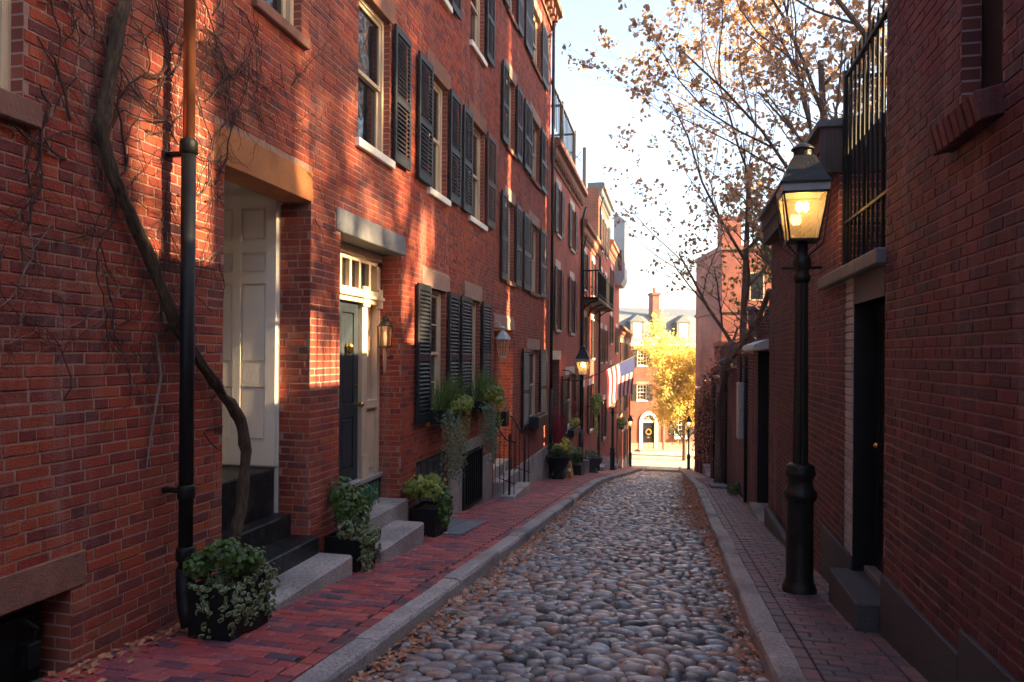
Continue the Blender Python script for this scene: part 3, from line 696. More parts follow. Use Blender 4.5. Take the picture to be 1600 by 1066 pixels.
for a, b, z0, z1, c in ((8.04,8.56,2.31,3.95,0),(8.87,9.41,2.31,3.97,0),(10.23,10.76,2.31,3.97,0),(10.92,11.43,2.31,3.97,0),(12.44,13.04,2.33,4.0,1),
    (8.89,9.39,-.92,.94,0),(10.24,10.72,-.92,.94,0),(10.88,11.46,-.92,.94,0),(12.19,12.76,-.92,.94,0),(8.03,8.5,5.2,6.9,0),(8.92,9.4,5.2,6.9,0),(10.24,10.7,5.2,6.9,0),(12.32,12.86,5.3,6.95,0)):
    shutter(H1, PL, a, b, z0, z1, 'shutter_b' if c else 'shutter', True)
# cellar openings
jambs(H1, PL, 1.8, 3.41, -2.2, -1.34, .3, M['btex'], M['black'])
q = MB(); wbox(q, PL, 1.85, 3.36, -2.15, -1.38, -.2, -.16); wbox(q, PL, 2.5, 2.56, -2.15, -1.38, -.16, -.13); wbox(q, PL, 1.9, 3.3, -1.5, -1.44, -.16, -.13); cel = q.build('cellar_hatch', M['black'], H1)
q = MB(); wbox(q, PL, 3.2, 3.28, -1.72, -1.58, -.13, -.06, .01); q.tube([(XL-.1,3.24,-1.6),(XL-.06,3.24,-1.5),(XL-.1,3.2,-1.45)], .012); q.build('padlock', M['iron'], cel)
jambs(H1, PL, 9.0, 10.42, -2.7, -1.43, .14, M['btex'], M['black'])
q = MB(); wbox(q, PL, 9.02, 10.4, -2.6, -1.45, -.12, -.06)
for k in range(5): wbox(q, PL, 9.05+k*.27, 9.28+k*.27, -2.55, -1.5, -.06, -.045, .006)
q.build('cellar_door', M['bluegrey'], H1)
# granite base with grille
for y0, y1, z0, z1 in ((10.46,11.12,-3.1,-1.83),(12.34,13.07,-3.1,-1.83),(11.12,12.34,-3.1,-2.58),(11.12,12.34,-1.62,-1.42)):
    stone(H1, 'granite_block', XL-.15, XL+.015, y0+.002, y1-.002, z0, z1, 'granite', .006)
q = MB(); q.box(XL-.14, XL-.13, 11.1, 12.36, -2.6, -1.6); q.build('grille_back', M['black'], H1)
q = MB(); y0, y1, z0, z1 = 11.14, 12.32, -2.56, -1.6
for a in ((y0,y0+.05,z0,z1),(y1-.05,y1,z0,z1),(y0+.05,y1-.05,z0,z0+.05),(y0+.05,y1-.05,z1-.05,z1)): wbox(q, PL, *a, .0, .035)
gr_ = q.build('iron_grille', M['iron'], H1)
bar = MB(); bar.box(-.012,.012,-.012,.012,(z0-z1)/2,(z1-z0)/2); bar = bar.data('bar', M['iron'])
for k in range(9): link('bar', bar, gr_, (XL+.016, y0+.11+k*.12, (z0+z1)/2))
# ---- deep doorway: far side brick, white panelled door folded back, black steps
PF = ('Y', 6.13, -1)
brick_wall(H1, PF, -3.62, XL-.004, -2.3, 1.42, [], (M['brick'], M['mortar'], M['btexX']), 'reveal_wall', 60)
q = MB(); q.quad((-3.62,6.13,-2.3),(-5.0,6.13,-2.3),(-5.0,6.13,1.42),(-3.62,6.13,1.42)); q.quad((-5,4.8,-2.3),(-5,6.13,-2.3),(-5,6.13,1.7),(-5,4.8,1.7))
q.quad((-5,4.8,-2.3),(XL-.01,4.8,-2.3),(XL-.01,4.8,1.42),(-5,4.8,1.42)); q.quad((-5,4.8,1.68),(XL-.29,4.8,1.68),(XL-.29,6.13,1.68),(-5,6.13,1.68)); q.quad((-5,4.8,1.6),(XL-.3,4.8,1.42),(XL-.3,4.8,1.7),(-5,4.8,1.7)); q.quad((-5,6.128,1.4),(XL-.3,6.128,1.4),(XL-.3,6.128,1.7),(-5,6.128,1.7))
q.build('vestibule_lining', M['white'], H1)
def paneled(house, name, P, u0, u1, z0, z1, d, m_, rows, th=.045):
    """door leaf with raised panels; rows = [(z0,z1)] as fractions, two panels across"""
    q = MB(); wbox(q, P, u0, u1, z0, z1, d, d+th*.55); w = u1-u0; h = z1-z0; st = w*.13
    us = [u0, u0+st, u0+w/2-st*.4, u0+w/2+st*.4, u1-st, u1]
    for a, b in ((0,1),(2,3),(4,5)): wbox(q, P, us[a], us[b], z0, z1, d+th*.5, d+th)
    prev = 0
    for a, b in rows+[(1,1)]:
        for s0, s1 in ((1,2),(3,4)): wbox(q, P, us[s0], us[s1], z0+h*prev, z0+h*a, d+th*.5, d+th-.001)
        prev = b
    o = q.build(name, M[m_], house)
    for a, b in rows:
        for s0, s1 in ((1,2),(3,4)):
            p = MB(); i = .014; wbox(p, P, us[s0]+i, us[s1]-i, z0+h*a+i, z0+h*b-i, d+th*.5, d+th*.95, .014); p.build('door_panel', M[m_], o)
    return o
wd = paneled(H1, 'white_door', PF, -4.45, -3.63, -1.06, 1.50, .005, 'white', [(.09,.29),(.377,.67),(.71,.785),(.83,.95)], .05)
# steps inside
def step(x0, x1, y0, y1, z0, z1, m_='stepblk', b=.012, name='step'): return stone(H1, name, x0, x1, y0, y1, z0, z1, m_, b)
step(-5,-3.64,4.82,6.10,-2.3,-1.08); step(-3.66,-3.47,4.82,6.11,-2.3,-1.5); step(-3.48,-3.2,4.82,6.14,-2.3,-1.70)
step(XL+.04,-2.87,4.28,6.17,-2.4,-1.86,'granite',.02,'granite_step')
stone(H1, 'step_edge', XL-.02, XL+.05, 4.83, 6.12, -2.3, -1.84, 'brown', .006)
# ---- second doorway
DX = -3.61; PD = ('X', DX, 1); PF2 = ('Y', 8.43, -1)
brick_wall(H1, PF2, DX, XL-.004, -2.3, 1.24, [], (M['brick'], M['mortar'], M['btexX']), 'reveal_wall', 70)
q = MB(); q.quad((DX-.2,6.74,-2.4),(XL-.01,6.74,-2.4),(XL-.01,6.74,1.24),(DX-.2,6.74,1.24)); q.build('reveal_wall', M['btexX'], H1)
q = MB(); q.quad((DX-.1,6.74,-2.4),(DX-.1,8.43,-2.4),(DX-.1,8.43,1.5),(DX-.1,6.74,1.5)); q.quad((DX-.1,6.74,1.236),(XL-.27,6.74,1.236),(XL-.27,8.43,1.236),(DX-.1,8.43,1.236)); q.build('doorway_back', M['cream'], H1)
fr = MB()
for y0, y1, z0, z1, d0, d1 in ((7.86,8.0,-1.48,.62,-.1,.05),(8.33,8.425,-1.48,1.2,-.1,.03),(6.76,6.9,-1.48,.62,-.1,.05),(6.76,8.425,.60,.76,-.1,.06),(6.76,8.425,.66,.70,.06,.09),(6.76,8.425,1.14,1.232,-.1,.05),(6.76,8.425,1.08,1.15,-.1,.03),
    (7.30,7.35,.76,1.09,-.05,.03),(7.55,7.6,.76,1.09,-.05,.03),(7.80,7.85,.76,1.09,-.05,.03),(8.08,8.14,.76,1.09,-.05,.03),(8.0,8.33,-1.48,-.62,-.08,.0),(8.0,8.33,-.66,-.56,-.08,.05),(7.84,8.02,.56,.80,.05,.075),(8.30,8.42,.56,.80,.03,.07),(7.84,8.02,-1.48,-1.2,.05,.07)):
    wbox(fr, PD, y0, y1, z0, z1, d0, d1, .004)
dsur = fr.build('door_surround', M['cream'], H1)
p = MB(); wbox(p, PD, 8.04, 8.29, -1.4, -.7, .0, .02, .012); p.build('door_panel', M['cream'], dsur)
p = MB(); wbox(p, PD, 8.02, 8.32, -.56, .6, -.05, -.045); p.build('pane', M['cream'], dsur)
for a, b in ((6.9,7.3),(7.35,7.55),(7.6,7.8),(7.85,8.08)):
    p = MB(); wbox(p, PD, a, b, .76, 1.09, -.03, -.025); p.build('pane', M['pane'], dsur)
bd = paneled(H1, 'door', PD, 6.92, 7.85, -1.48, .6, -.05, 'bluegrey', [(.08,.36),(.44,.94)], .05)
p = MB(); p.lathe([(.0,-.075),(.018,-.07),(.034,-.04),(.04,0),(.046,.012),(.04,.03),(.02,.05),(.006,.07)], (0,0,0), 12); 
kn = p.data('knocker', M['brass'], True); o = link('knocker', kn, bd, (DX+.045, 7.53, .07)); o['label'] = 'brass acorn knocker'
p = MB(); p.tube([(DX,7.78,-.59),(DX+.05,7.78,-.59),(DX+.06,7.78,-.59),(DX+.09,7.78,-.59),(DX+.105,7.78,-.59)], [.012,.012,.032,.036,.02], 12); p.tube([(DX+.0,7.78,-.38),(DX+.02,7.78,-.38)], .022, 10); p.build('door_knob', M['brass'], bd)
stone(H1, 'threshold', DX-.08, DX+.09, 6.78, 8.42, -1.53, -1.47, 'granite')
q = MB(); wbox(q, PD, 6.76, 8.42, -1.82, -1.54, -.05, .05); gp_ = q.build('riser', M['black'], H1)
for k in range(6):
    q = MB(); wbox(q, PD, 7.78+k*.1, 7.86+k*.1, -1.81, -1.56, .05, .062, .004); q.build('riser_slat', M['green'], gp_)
step(DX-.1, XL+.10, 6.72, 8.46, -2.5, -1.80, 'granite', .012, 'granite_step'); step(XL+.09, -2.83, 6.78, 8.02, -2.5, -1.97, 'granite', .02, 'granite_step')
# ---- downpipe
q = MB(); X = -3.13; Y = 4.16
q.tube([(X,Y,1.36),(X,Y,6)], .038, 16, 0); q.tube([(X,Y,-1.45),(X,Y,1.36)], .046, 16, 1)
for z, r in ((1.36,.058),(-.92,.056),(-1.33,.06)): q.lathe([(r-.012,-.05),(r,-.04),(r,.03),(r-.006,.045),(r-.014,.05)], (X,Y,z), 16, 1)
q.tube([(X,Y,-1.42),(X,Y,-1.58),(X+.03,Y-.02,-1.68),(X+.08,Y-.05,-1.78)], .06, 14, 1); q.box(XL,X,Y-.02,Y+.02,-.93,-.90,1); q.box(XL,X,Y-.02,Y+.02,1.3,1.33,1)
dp = q.build('downpipe', [M['copper'], M['black']], H1, smooth=True)
# ================================================================== second house
H2 = thing('brick_townhouse', 'tall second red brick townhouse with iron stair rails beside its doorway', 'house', (XL,16.2,G(16.2)))
h2w = [(14.10,14.85,16.6,17.75)]
Z2 = [(1.52,3.18),(4.24,5.72),(7.0,8.4)]
holes = [(13.22,14.88,-3.2,.52),(13.16,14.95,.52,.76),(16.5,17.85,-1.6,.13),(16.4,17.95,.13,.38),(15.0,19.42,-3.7,-2.45)]
for z0, z1 in Z2: holes += [(14.10,14.85,z0,z1),(16.6,17.75,z0,z1)]
brick_wall(H2, PL, 13.09, 19.42, -3.8, 8.95, holes, BM, zlow=lambda y: G(y), n_single=120, bond='run')
shell(H2, -12, XL-.6, 13.09, 19.42, -3.8, 9.3, M['btex'], M['btexX']); q = MB(); q.quad((XL-.6,19.42,-3.8),(XL-.004,19.42,-3.8),(XL-.004,19.42,9.3),(XL-.6,19.42,9.3)); q.build('end_wall', M['btexX'], H2)
q = MB(); q.prism([(XL-.6,9.45),(XL-.6,8.95),(XL+.05,8.95),(XL+.05,9.05),(XL+.12,9.1),(XL+.12,9.22),(XL+.3,9.3),(XL+.3,9.45)], 'y', 13.09, 19.55)
for k in range(16): q.box(XL+.05, XL+.2, 13.2+k*.4, 13.35+k*.4, 9.08, 9.25)
q.build('cornice', M['brown'], H2)
for i, (z0, z1) in enumerate(Z2):
    window(H2, PL, 14.10, 14.85, z0, z1, 'cream', 'brown', 'tan'); window(H2, PL, 16.6, 17.75, z0, z1, 'cream', 'brown', 'tan')
    for a, b in ((13.58,14.07),(14.9,15.42),(15.72,16.55),(17.82,18.7)): shutter(H2, PL, a, b, z0-.03, z1+.04, 'shutter', True if i < 2 else 'joined')
window(H2, PL, 16.5, 17.85, -1.6, .13, 'cream', 'tan', None)
stone(H2, 'lintel', XL-.1, XL+.012, 16.4, 17.95, .13, .38, 'tan'); stone(H2, 'lintel', XL-.3, XL+.014, 13.16, 14.95, .52, .76, 'tan')
shutter(H2, PL, 15.72, 16.45, -1.7, .15); shutter(H2, PL, 17.9, 18.78, -1.7, .15)
q = MB(); dx = XL-.5
q.quad((dx,13.22,-3.2),(XL-.004,13.22,-3.2),(XL-.004,13.22,.52),(dx,13.22,.52)); q.build('reveal_wall', M['btexX'], H2)
brick_wall(H2, ('Y',14.88,-1), dx, XL-.004, -3.1, .52, [], (M['brick'], M['mortar'], M['btexX']), 'reveal_wall', 0)
q = MB(); q.quad((dx,13.22,.518),(XL-.004,13.22,.518),(XL-.004,14.88,.518),(dx,14.88,.518)); q.build('soffit', M['tan'], H2)
PH = ('X', dx, 1); q = MB(); wbox(q, PH, 13.24, 13.5, -2.2, .5, -.02, .06); wbox(q, PH, 14.6, 14.86, -2.2, .5, -.02, .06); wbox(q, PH, 13.5, 14.6, .2, .5, -.02, .05); q.build('door_surround', M['white'], H2)
paneled(H2, 'door', PH, 13.5, 14.6, -2.2, .2, -.03, 'white', [(.08,.4),(.48,.93)])
for x0, x1, zt in ((dx-.1,XL-.05,-2.2),(XL-.06,XL+.16,-2.42)): stone(H2, 'granite_step', x0, x1, 13.24, 14.86, -3.2, zt, 'granite', .012)
stone(H2, 'granite_step', XL+.15, XL+.42, 13.2, 14.8, -3.2, -2.66, 'granite', .015)
for y0, y1 in ((15.02,16.4),(16.41,17.9),(17.91,19.4)):
    for z0, z1 in ((-3.7,-2.86),(-2.855,-2.45)): stone(H2, 'granite_block', XL-.1, XL+.02, y0, y1, z0, z1, 'granite', .008)
q = MB(); q.tube([(XL+.09,19.28,-3.4),(XL+.09,19.28,-.9)], .055, 12, 1); q.tube([(XL+.09,19.28,-.9),(XL+.09,19.28,9.1)], .042, 12); q.build('downpipe', [M['black'], M['black']], H2, smooth=True)
# iron stair rails: one each side of the steps
def stair_rail(label, y):
    t = thing('stair_rail', label, 'railing', (XL+.2, y, G(y)), 'iron rails beside the second doorway')
    q = MB(); x0, x1 = XL+.0, XL+.36; g0 = -2.66
    pts = [(XL-.02,y,-1.28),(XL+.05,y,-1.32),(XL+.14,y,-1.5),(XL+.24,y,-1.62),(XL+.42,y,-1.66)]; q.tube(pts, .016, 8); q.build('handrail', M['iron'], t, smooth=True)
    q = MB(); q.tube([(XL+.3,y,g0-.02),(XL+.3,y,-1.55)], .022, 8); q.lathe([(.03,0),(.036,.02),(.02,.05),(.03,.075),(.018,.1),(0.004,.11)], (XL+.3,y,-1.60), 10); q.build('newel', M['iron'], t, smooth=True)
    bal = MB(); bal.tube([(0,0,0),(0,0,1)], .009, 6); bd_ = bal.data('baluster', M['iron'])
    for x, a, b in ((XL+.02,-2.42,-1.3),(XL+.11,-2.42,-1.44),(XL+.19,-2.66,-1.55),(XL+.39,-2.66,-1.66)):
        o = link('baluster', bd_, t, (x, y, a)); o.scale = (1,1,b-a)
    q = MB(); q.tube([(XL+.1,y,-2.35),(XL+.42,y,-2.45)], .01, 6); q.build('bottom_rail', M['iron'], t)
stair_rail('iron stair rail on the near side of the second doorway', 13.3); stair_rail('iron stair rail on the far side of the second doorway', 14.72)

# ================================================================== the row down the hill (bricks too small to tell apart)
def row_house(label, y0, y1, ztop, zs, groups, cornice=True, cm='brown', g_low=None, x1=-11, win_l='pale'):
    t = thing('brick_townhouse', label, 'house', (XL, (y0+y1)/2, G((y0+y1)/2)))
    P = ('X', XL, 1); zb = G(y1)-.6; hs = []
    for z0, z1 in zs:
        for a, b in groups: hs.append((a, b, z0, z1))
    if g_low: hs += [h[:4] for h in g_low]
    q = brick_wall(t, P, y0+.005, y1-.005, zb, ztop, hs, BM, geom=False)
    shell(t, x1, XL-.55, y0+.005, y1-.005, zb, ztop, M['btex'], M['btexX'])
    q = MB(); q.quad((XL-.56,y0+.005,zb),(XL-.003,y0+.005,zb),(XL-.003,y0+.005,ztop),(XL-.56,y0+.005,ztop)); q.quad((XL-.56,y1-.005,zb),(XL-.003,y1-.005,zb),(XL-.003,y1-.005,ztop),(XL-.56,y1-.005,ztop)); q.build('end_wall', M['btexX'], t)
    if cornice:
        q = MB(); q.prism([(XL-.5,ztop+.25),(XL-.5,ztop-.42),(XL+.03,ztop-.42),(XL+.05,ztop-.25),(XL+.14,ztop-.16),(XL+.16,ztop),(XL+.27,ztop+.06),(XL+.27,ztop+.2),(XL+.2,ztop+.26)], 'y', y0+.02, y1-.02)
        for k in range(int((y1-y0)/.35)): q.box(XL+.04, XL+.13, y0+.1+k*.35, y0+.22+k*.35, ztop-.32, ztop-.14)
        q.build('cornice', M[cm], t)
    for z0, z1 in zs:
        for a, b in groups:
            window(t, P, a, b, z0, z1, 'cream', win_l, win_l if z1 < ztop-.7 else None, small=True, cols=2)
            w = (b-a)*.62
            shutter(t, P, a-w-.02, a-.02, z0, z1, 'shutter', 'joined'); shutter(t, P, b+.02, b+w+.02, z0, z1, 'shutter', 'joined')
    for h in g_low or []:
        a, b, z0, z1, k = h
        if k == 'd':
            jambs(t, P, a, b, z0, z1, .35, M['btex'])
            q = MB(); wbox(q, P, a, b, z0, z1, -.36, -.3)
            for u in (.25,.75):
                for v in (.25,.7): wbox(q, P, a+(b-a)*(u-.16), a+(b-a)*(u+.16), z0+(z1-z0)*(v-.17), z0+(z1-z0)*(v+.17), -.3, -.28, .01)
            q.build('door', M['black'], t); stone(t, 'lintel', XL-.2, XL+.02, a-.15, b+.15, z1-.003, z1+.26, win_l); stone(t, 'granite_step', XL-.3, XL+.3, a, b, G((a+b)/2)-.3, z0+.01, 'granite')
        else:
            window(t, P, a, b, z0, z1, 'cream', win_l, win_l, small=True, cols=2); w = (b-a)*.55
            if k == 's': shutter(t, P, a-w-.02, a-.02, z0, z1, 'shutter', 'joined'); shutter(t, P, b+.02, b+w+.02, z0, z1, 'shutter', 'joined')
    q = MB(); ys_ = [y0+.01+(y1-y0-.02)*i/4 for i in range(5)]
    for a, b in zip(ys_, ys_[1:]):
        blocked = [h for h in (g_low or []) if h[4] == 'd' and h[0] < b and h[1] > a]
        segs = [(a, b)]
        for h in blocked:
            segs = [s for c, d in segs for s in ((c, min(d, h[0]-.01)), (max(c, h[1]+.01), d)) if s[1]-s[0] > .05]
        for c, d in segs:
            mb = MB(); mb.cbox(XL-.1, XL+.02, c+.004, d-.004, G(d)-.4, G((c+d)/2)+.62, .01); mb.build('granite_block', M['granite'], t)
    return t
H3 = row_house('third brick house with a bracket lantern and iron roof deck', 19.44, 26.1, 5.75, [(3.55,4.92),(.76,2.55)], [(20.55,21.25),(23.5,24.35)],
    g_low=[(19.95,21.35,-3.3,-.12,'d'),(22.7,24.6,-2.4,-.62,'s')])
H4 = row_house('fourth brick house carrying a projecting iron balcony', 26.1, 32.5, 4.75, [(2.55,3.95),(-.1,1.5)], [(27.2,28.0),(30.2,31.0)], g_low=[(26.6,27.6,-3.9,-1.2,'d'),(29.3,30.6,-3.1,-1.2,'s')])
H5 = row_house('fifth, taller brick house rising above the balcony', 32.5, 38.0, 7.6, [(5.0,6.6),(2.4,4.0),(-.3,1.3)], [(33.8,34.6),(36.2,37.0)], cm='slate', g_low=[(32.9,33.9,-5.1,-2.2,'d'),(35.3,36.5,-4.1,-2.2,'s')])
H6 = row_house('narrow sixth brick house below the grey oriel', 38.0, 42.0, 5.9, [(3.4,4.8),(.7,2.2),(-2.0,-.5)], [(39.4,40.4)], g_low=[(40.8,41.6,-6.2,-3.4,'d')])
H7 = row_house('seventh brick house with the grey metal oriel', 42.0, 46.0, 4.6, [(.2,1.7),(-2.3,-.8)], [(43.4,44.4)], cornice=False, g_low=[(44.6,45.5,-6.8,-3.9,'d')])
H8 = row_house('last low brick house at the foot of the lane', 46.0, 57.2, 1.7, [(-.9,.9),(-3.9,-2.2)], [(47.6,48.5),(50.6,51.5),(53.8,54.8)], cm='brown', g_low=[(49.2,50.2,-7.9,-5.2,'d'),(52.2,53.2,-7.3,-5.4,'s'),(55.4,56.4,-8.6,-5.6,'d')])
q = MB(); q.tube([(XL+.28,46.2,1.75),(XL+.28,57.3,1.75)], .09, 8); q.tube([(XL+.2,57.0,1.7),(XL+.08,57.0,1.2),(XL+.08,57.0,-8.5)], .06, 8); q.build('gutter', M['copper'], H8, smooth=True)
q = MB(); q.box(XL-.1, XL+.55, 42.4, 45.2, 4.6, 7.9); q.prism([(XL-.1,7.9),(XL+.6,7.9),(XL+.1,8.3),(XL-.1,8.3)], 'y', 42.35, 45.25); q.prism([(XL-.1,4.2),(XL+.35,4.2),(XL+.55,4.6),(XL-.1,4.6)], 'y', 42.4, 45.2)
bay = q.build('oriel', M['bay'], H7); q = MB(); q.box(XL+.15,XL+.38,42.37,42.39,5.0,6.2); q.build('pane', M['pane'], bay)
q = MB(); q.box(XL+.555,XL+.565,42.9,44.7,5.2,7.3); q.build('pane', M['pane'], bay)
q = MB(); q.box(XL-6, XL-.5, 42.0, 46.0, 4.6, 7.9); q.build('attic', M['bay'], H7)
# downpipes on the row
for t, y, zt in ((H3,25.95,5.4),(H5,32.65,7.2),(H4,26.3,4.4)):
    q = MB(); q.tube([(XL+.22,y,zt),(XL+.08,y,zt-.5),(XL+.08,y,G(y)+1.6)], .045, 10); q.tube([(XL+.08,y,G(y)+1.6),(XL+.08,y,G(y))], .06, 10); q.build('downpipe', M['black'], t, smooth=True)
# balcony
q = MB(); q.box(XL+.01, XL+.66, 26.25, 33.3, 2.05, 2.16); bal = q.build('balcony', M['iron'], H4)
q = MB(); q.box(XL+.62, XL+.66, 26.25, 33.3, 3.1, 3.15); q.box(XL+.01, XL+.66, 26.25, 26.29, 3.1, 3.15); q.box(XL+.62, XL+.66, 26.25, 33.3, 2.25, 2.28); q.box(XL+.01, XL+.66, 33.26, 33.3, 3.1, 3.15); q.build('balcony_rail', M['iron'], bal)
pk = MB(); pk.tube([(0,0,2.16),(0,0,3.1)], .012, 5); pk = pk.data('picket', M['iron'])
for k in range(58): link('picket', pk, bal, (XL+.64, 26.27+k*.121, 0))
for k in range(1, 6): link('picket', pk, bal, (XL+.01+k*.11, 26.27, 0))
for y in (26.6, 28.6, 30.6, 32.6):
    q = MB(); q.tube([(XL+.02,y,1.55),(XL+.1,y,1.8),(XL+.35,y,1.98),(XL+.6,y,2.05)], .03, 6); q.tube([(XL+.12,y+.1*math.cos(a),1.85+.1*math.sin(a)) for a in [i*.785 for i in range(9)]], .012, 5); q.build('bracket', M['iron'], bal)
# roof deck on the third house
q = MB(); y0, y1 = 19.5, 25.4; xa, xb = XL-2.6, XL-.15
for x, y in ((xb,y0),(xb,22.4),(xb,y1),(xa,y1),(xa,22.4)): q.box(x-.05,x+.05,y-.05,y+.05,5.9,8.0)
q.box(xa,xb+.05,22.3,y1,6.55,6.75); q.box(xb-.03,xb+.03,y0,y1,7.86,7.92); q.box(xa,xb,y1-.03,y1+.03,7.86,7.92); q.box(xa,xb,22.37,22.43,7.86,7.92); rd = q.build('roof_deck', M['wood'], H3)
bp = MB(); bp.box(-.013,.013,-.013,.013,6.75,7.86); bp = bp.data('baluster', M['iron'])
for k in range(20): link('baluster', bp, rd, (xb, y0+.15+k*.29, 0))
for k in range(8): link('baluster', bp, rd, (xa+.15+k*.3, y1, 0))
q = MB()
for k in range(9):
    for s in (1,-1):
        a = xa+k*.3; q.tube([(a,y1-.02*s,6.9 if s > 0 else 7.25),(a+.3,y1-.02*s,7.25 if s > 0 else 6.9)], .015, 4)
q.tube([(xa,y1,6.9),(xb,y1,6.9)], .02, 4); q.tube([(xa,y1,7.25),(xb,y1,7.25)], .02, 4); stuff(q.build('lattice', M['wood'], rd))
q = MB(); q.tube([(xb,24.6,5.9),(xb-.3,25.4,6.55)], .05, 5); q.tube([(xb,y1,5.4),(xb,y1,6.5)], .06, 5); q.build('deck_brace', M['wood'], rd)
q = MB(); q.box(XL-.75,XL-.6,32.6,32.9,7.6,9.5); q.build('chimney', M['wood'], H5)
q = MB(); q.tube([(XL-1.6,28.5,4.8),(XL-1.6,28.5,9.2)], .05, 6); q.build('flue_pipe', M['copper'], H4)
# ================================================================== RIGHT SIDE
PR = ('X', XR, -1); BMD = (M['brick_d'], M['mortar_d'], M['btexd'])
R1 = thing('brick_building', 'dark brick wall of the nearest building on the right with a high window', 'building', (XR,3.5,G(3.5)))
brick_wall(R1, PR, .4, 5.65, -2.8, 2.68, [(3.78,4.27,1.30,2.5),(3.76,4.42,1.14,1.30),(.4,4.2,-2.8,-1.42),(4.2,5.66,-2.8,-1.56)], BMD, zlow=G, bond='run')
q = MB(); q.quad((XR+.004,5.65,-2.8),(7,5.65,-2.8),(7,5.65,2.68),(XR+.004,5.65,2.68)); q.quad((XR,.4,2.68),(7,.4,2.68),(7,5.65,2.68),(XR,5.65,2.68)); q.quad((7,.4,-2.8),(7,5.65,-2.8),(7,5.65,2.68),(7,.4,2.68)); q.quad((XR+.01,.4,-2.8),(7,.4,-2.8),(7,.4,2.68),(XR+.01,.4,2.68)); q.build('house_body', M['btexdX'], R1)
q = MB(); q.box(XR-.04, XR+.3, .4, 5.68, 2.68, 2.76); q.build('coping', M['bluestone'], R1)
for a, b, zt in ((.4,2.6,-1.42),(2.605,4.2,-1.42),(4.205,5.64,-1.56)):
    stone(R1, 'granite_block', XR-.02, XR+.2, a, b, -2.8, zt, 'granite_d', .008)
jambs(R1, PR, 3.78, 4.27, 1.30, 2.5, .14, M['btexd'], M['black'])
q = MB(); wbox(q, PR, 3.80, 4.25, 1.32, 2.48, -.13, -.09); wn = q.build('window_shutter', M['black'], R1)
for k in range(8):
    q = MB(); q.cbox(-.11,.06,-.034,.034,-.07,.07,.006); o = q.build('sill_brick', M['brick_d'], R1); o.location = Vector((XR, 3.80+k*.083, 1.22))-R1.location; o.rotation_euler.y = rad(-14)
# ---- doorway, ledge and terrace
R2 = thing('brick_building', 'dark brick building behind the near street lamp, with a gutter along its eaves', 'building', (XR,9,G(9)))
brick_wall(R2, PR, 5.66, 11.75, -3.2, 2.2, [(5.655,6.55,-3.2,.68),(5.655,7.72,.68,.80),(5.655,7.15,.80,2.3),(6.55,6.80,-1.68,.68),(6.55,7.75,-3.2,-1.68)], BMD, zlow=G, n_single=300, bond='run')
stone(R2, 'granite_block', XR-.02, XR+.2, 6.56, 7.74, -3.0, -1.68, 'granite_d')
# white painted corner bricks
q = MB(); q.box(XR+.0, XR+.2, 6.555, 6.80, -1.68, .68); wp = q.build('painted_pier', M['mortar'], R2)
M['whitebrick'] = mat('white_painted_brick', [(.36,.34,.34),(.50,.48,.47)], .75, 9, .4, 50, rand=True, dirt=.4)
bk = MB(); bk.cbox(-.012,.19,-.12,.12,-.029,.029,.006); bk = bk.data('brick', M['whitebrick'])
k = 0; z = -1.64
while z < .66: link('brick', bk, wp, (XR+R.uniform(-.003,.003), 6.677, z)); z += CH
q = MB(); q.box(XR+.0,XR+.19,5.66,6.55,.45,.68); q.build('door_head', M['granite_d'], R2)
PDR = ('X', XR+.22, -1)
jambs(R2, PR, 5.66, 6.55, -2.4, .45, .3, M['black'])
paneled(R2, 'door', PDR, 5.67, 6.54, -1.76, .44, .0, 'black', [(.08,.4),(.48,.93)])
q = MB(); q.lathe([(.0,-.03),(.025,-.02),(.03,0),(.02,.02),(.0,.03)], (XR+.15,6.42,-.72), 10); q.build('door_knob', M['brass'], R2, smooth=True)
stone(R2, 'granite_step', XR-.17, XR+.1, 5.68, 6.62, -2.5, -1.80, 'granite_d', .012); stone(R2, 'granite_step', XR+.09, XR+.22, 5.68, 6.55, -2.5, -1.745, 'bluestone', .01)
stone(R2, 'stone_ledge', XR-.07, XR+.25, 5.62, 7.74, .68, .80, 'bluestone', .012)
q = MB(); q.quad((XR,5.66,.78),(6,5.66,.78),(6,7.15,.78),(XR,7.15,.78)); q.build('terrace_floor', M['granite_d'], R2); q = MB(); q.box(3.0,3.2,5.67,7.14,.78,2.5); q.build('terrace_sun_block', M['btexd'], R2)  # upright slab behind the terrace is unseen, added to keep sun off the fence
q = MB(); q.quad((XR+.004,7.15,.7),(6,7.15,.7),(6,7.15,2.2),(XR+.004,7.15,2.2)); q.quad((XR+.004,11.75,-3.2),(6,11.75,-3.2),(6,11.75,2.2),(XR+.004,11.75,2.2)); q.quad((6,5.66,-3),(6,11.75,-3),(6,11.75,2.2),(6,5.66,2.2)); q.build('end_wall', M['btexdX'], R2)
q = MB(); q.box(XR-.13, XR+.02, 7.16, 11.75, 1.74, 1.95); q.box(XR-.15, XR+.0, 7.14, 11.78, 1.95, 2.14); q.box(XR-.17, 4, 7.12, 7.16, 1.72, 2.2); q.build('eaves_gutter', M['wood'], R2)
q = MB(); q.prism([(XR-.2,2.14),(XR-.2,2.19),(2.6,2.32),(6,2.3),(6,2.14)], 'y', 7.1, 11.8); q.build('roof', M['slate'], R2)
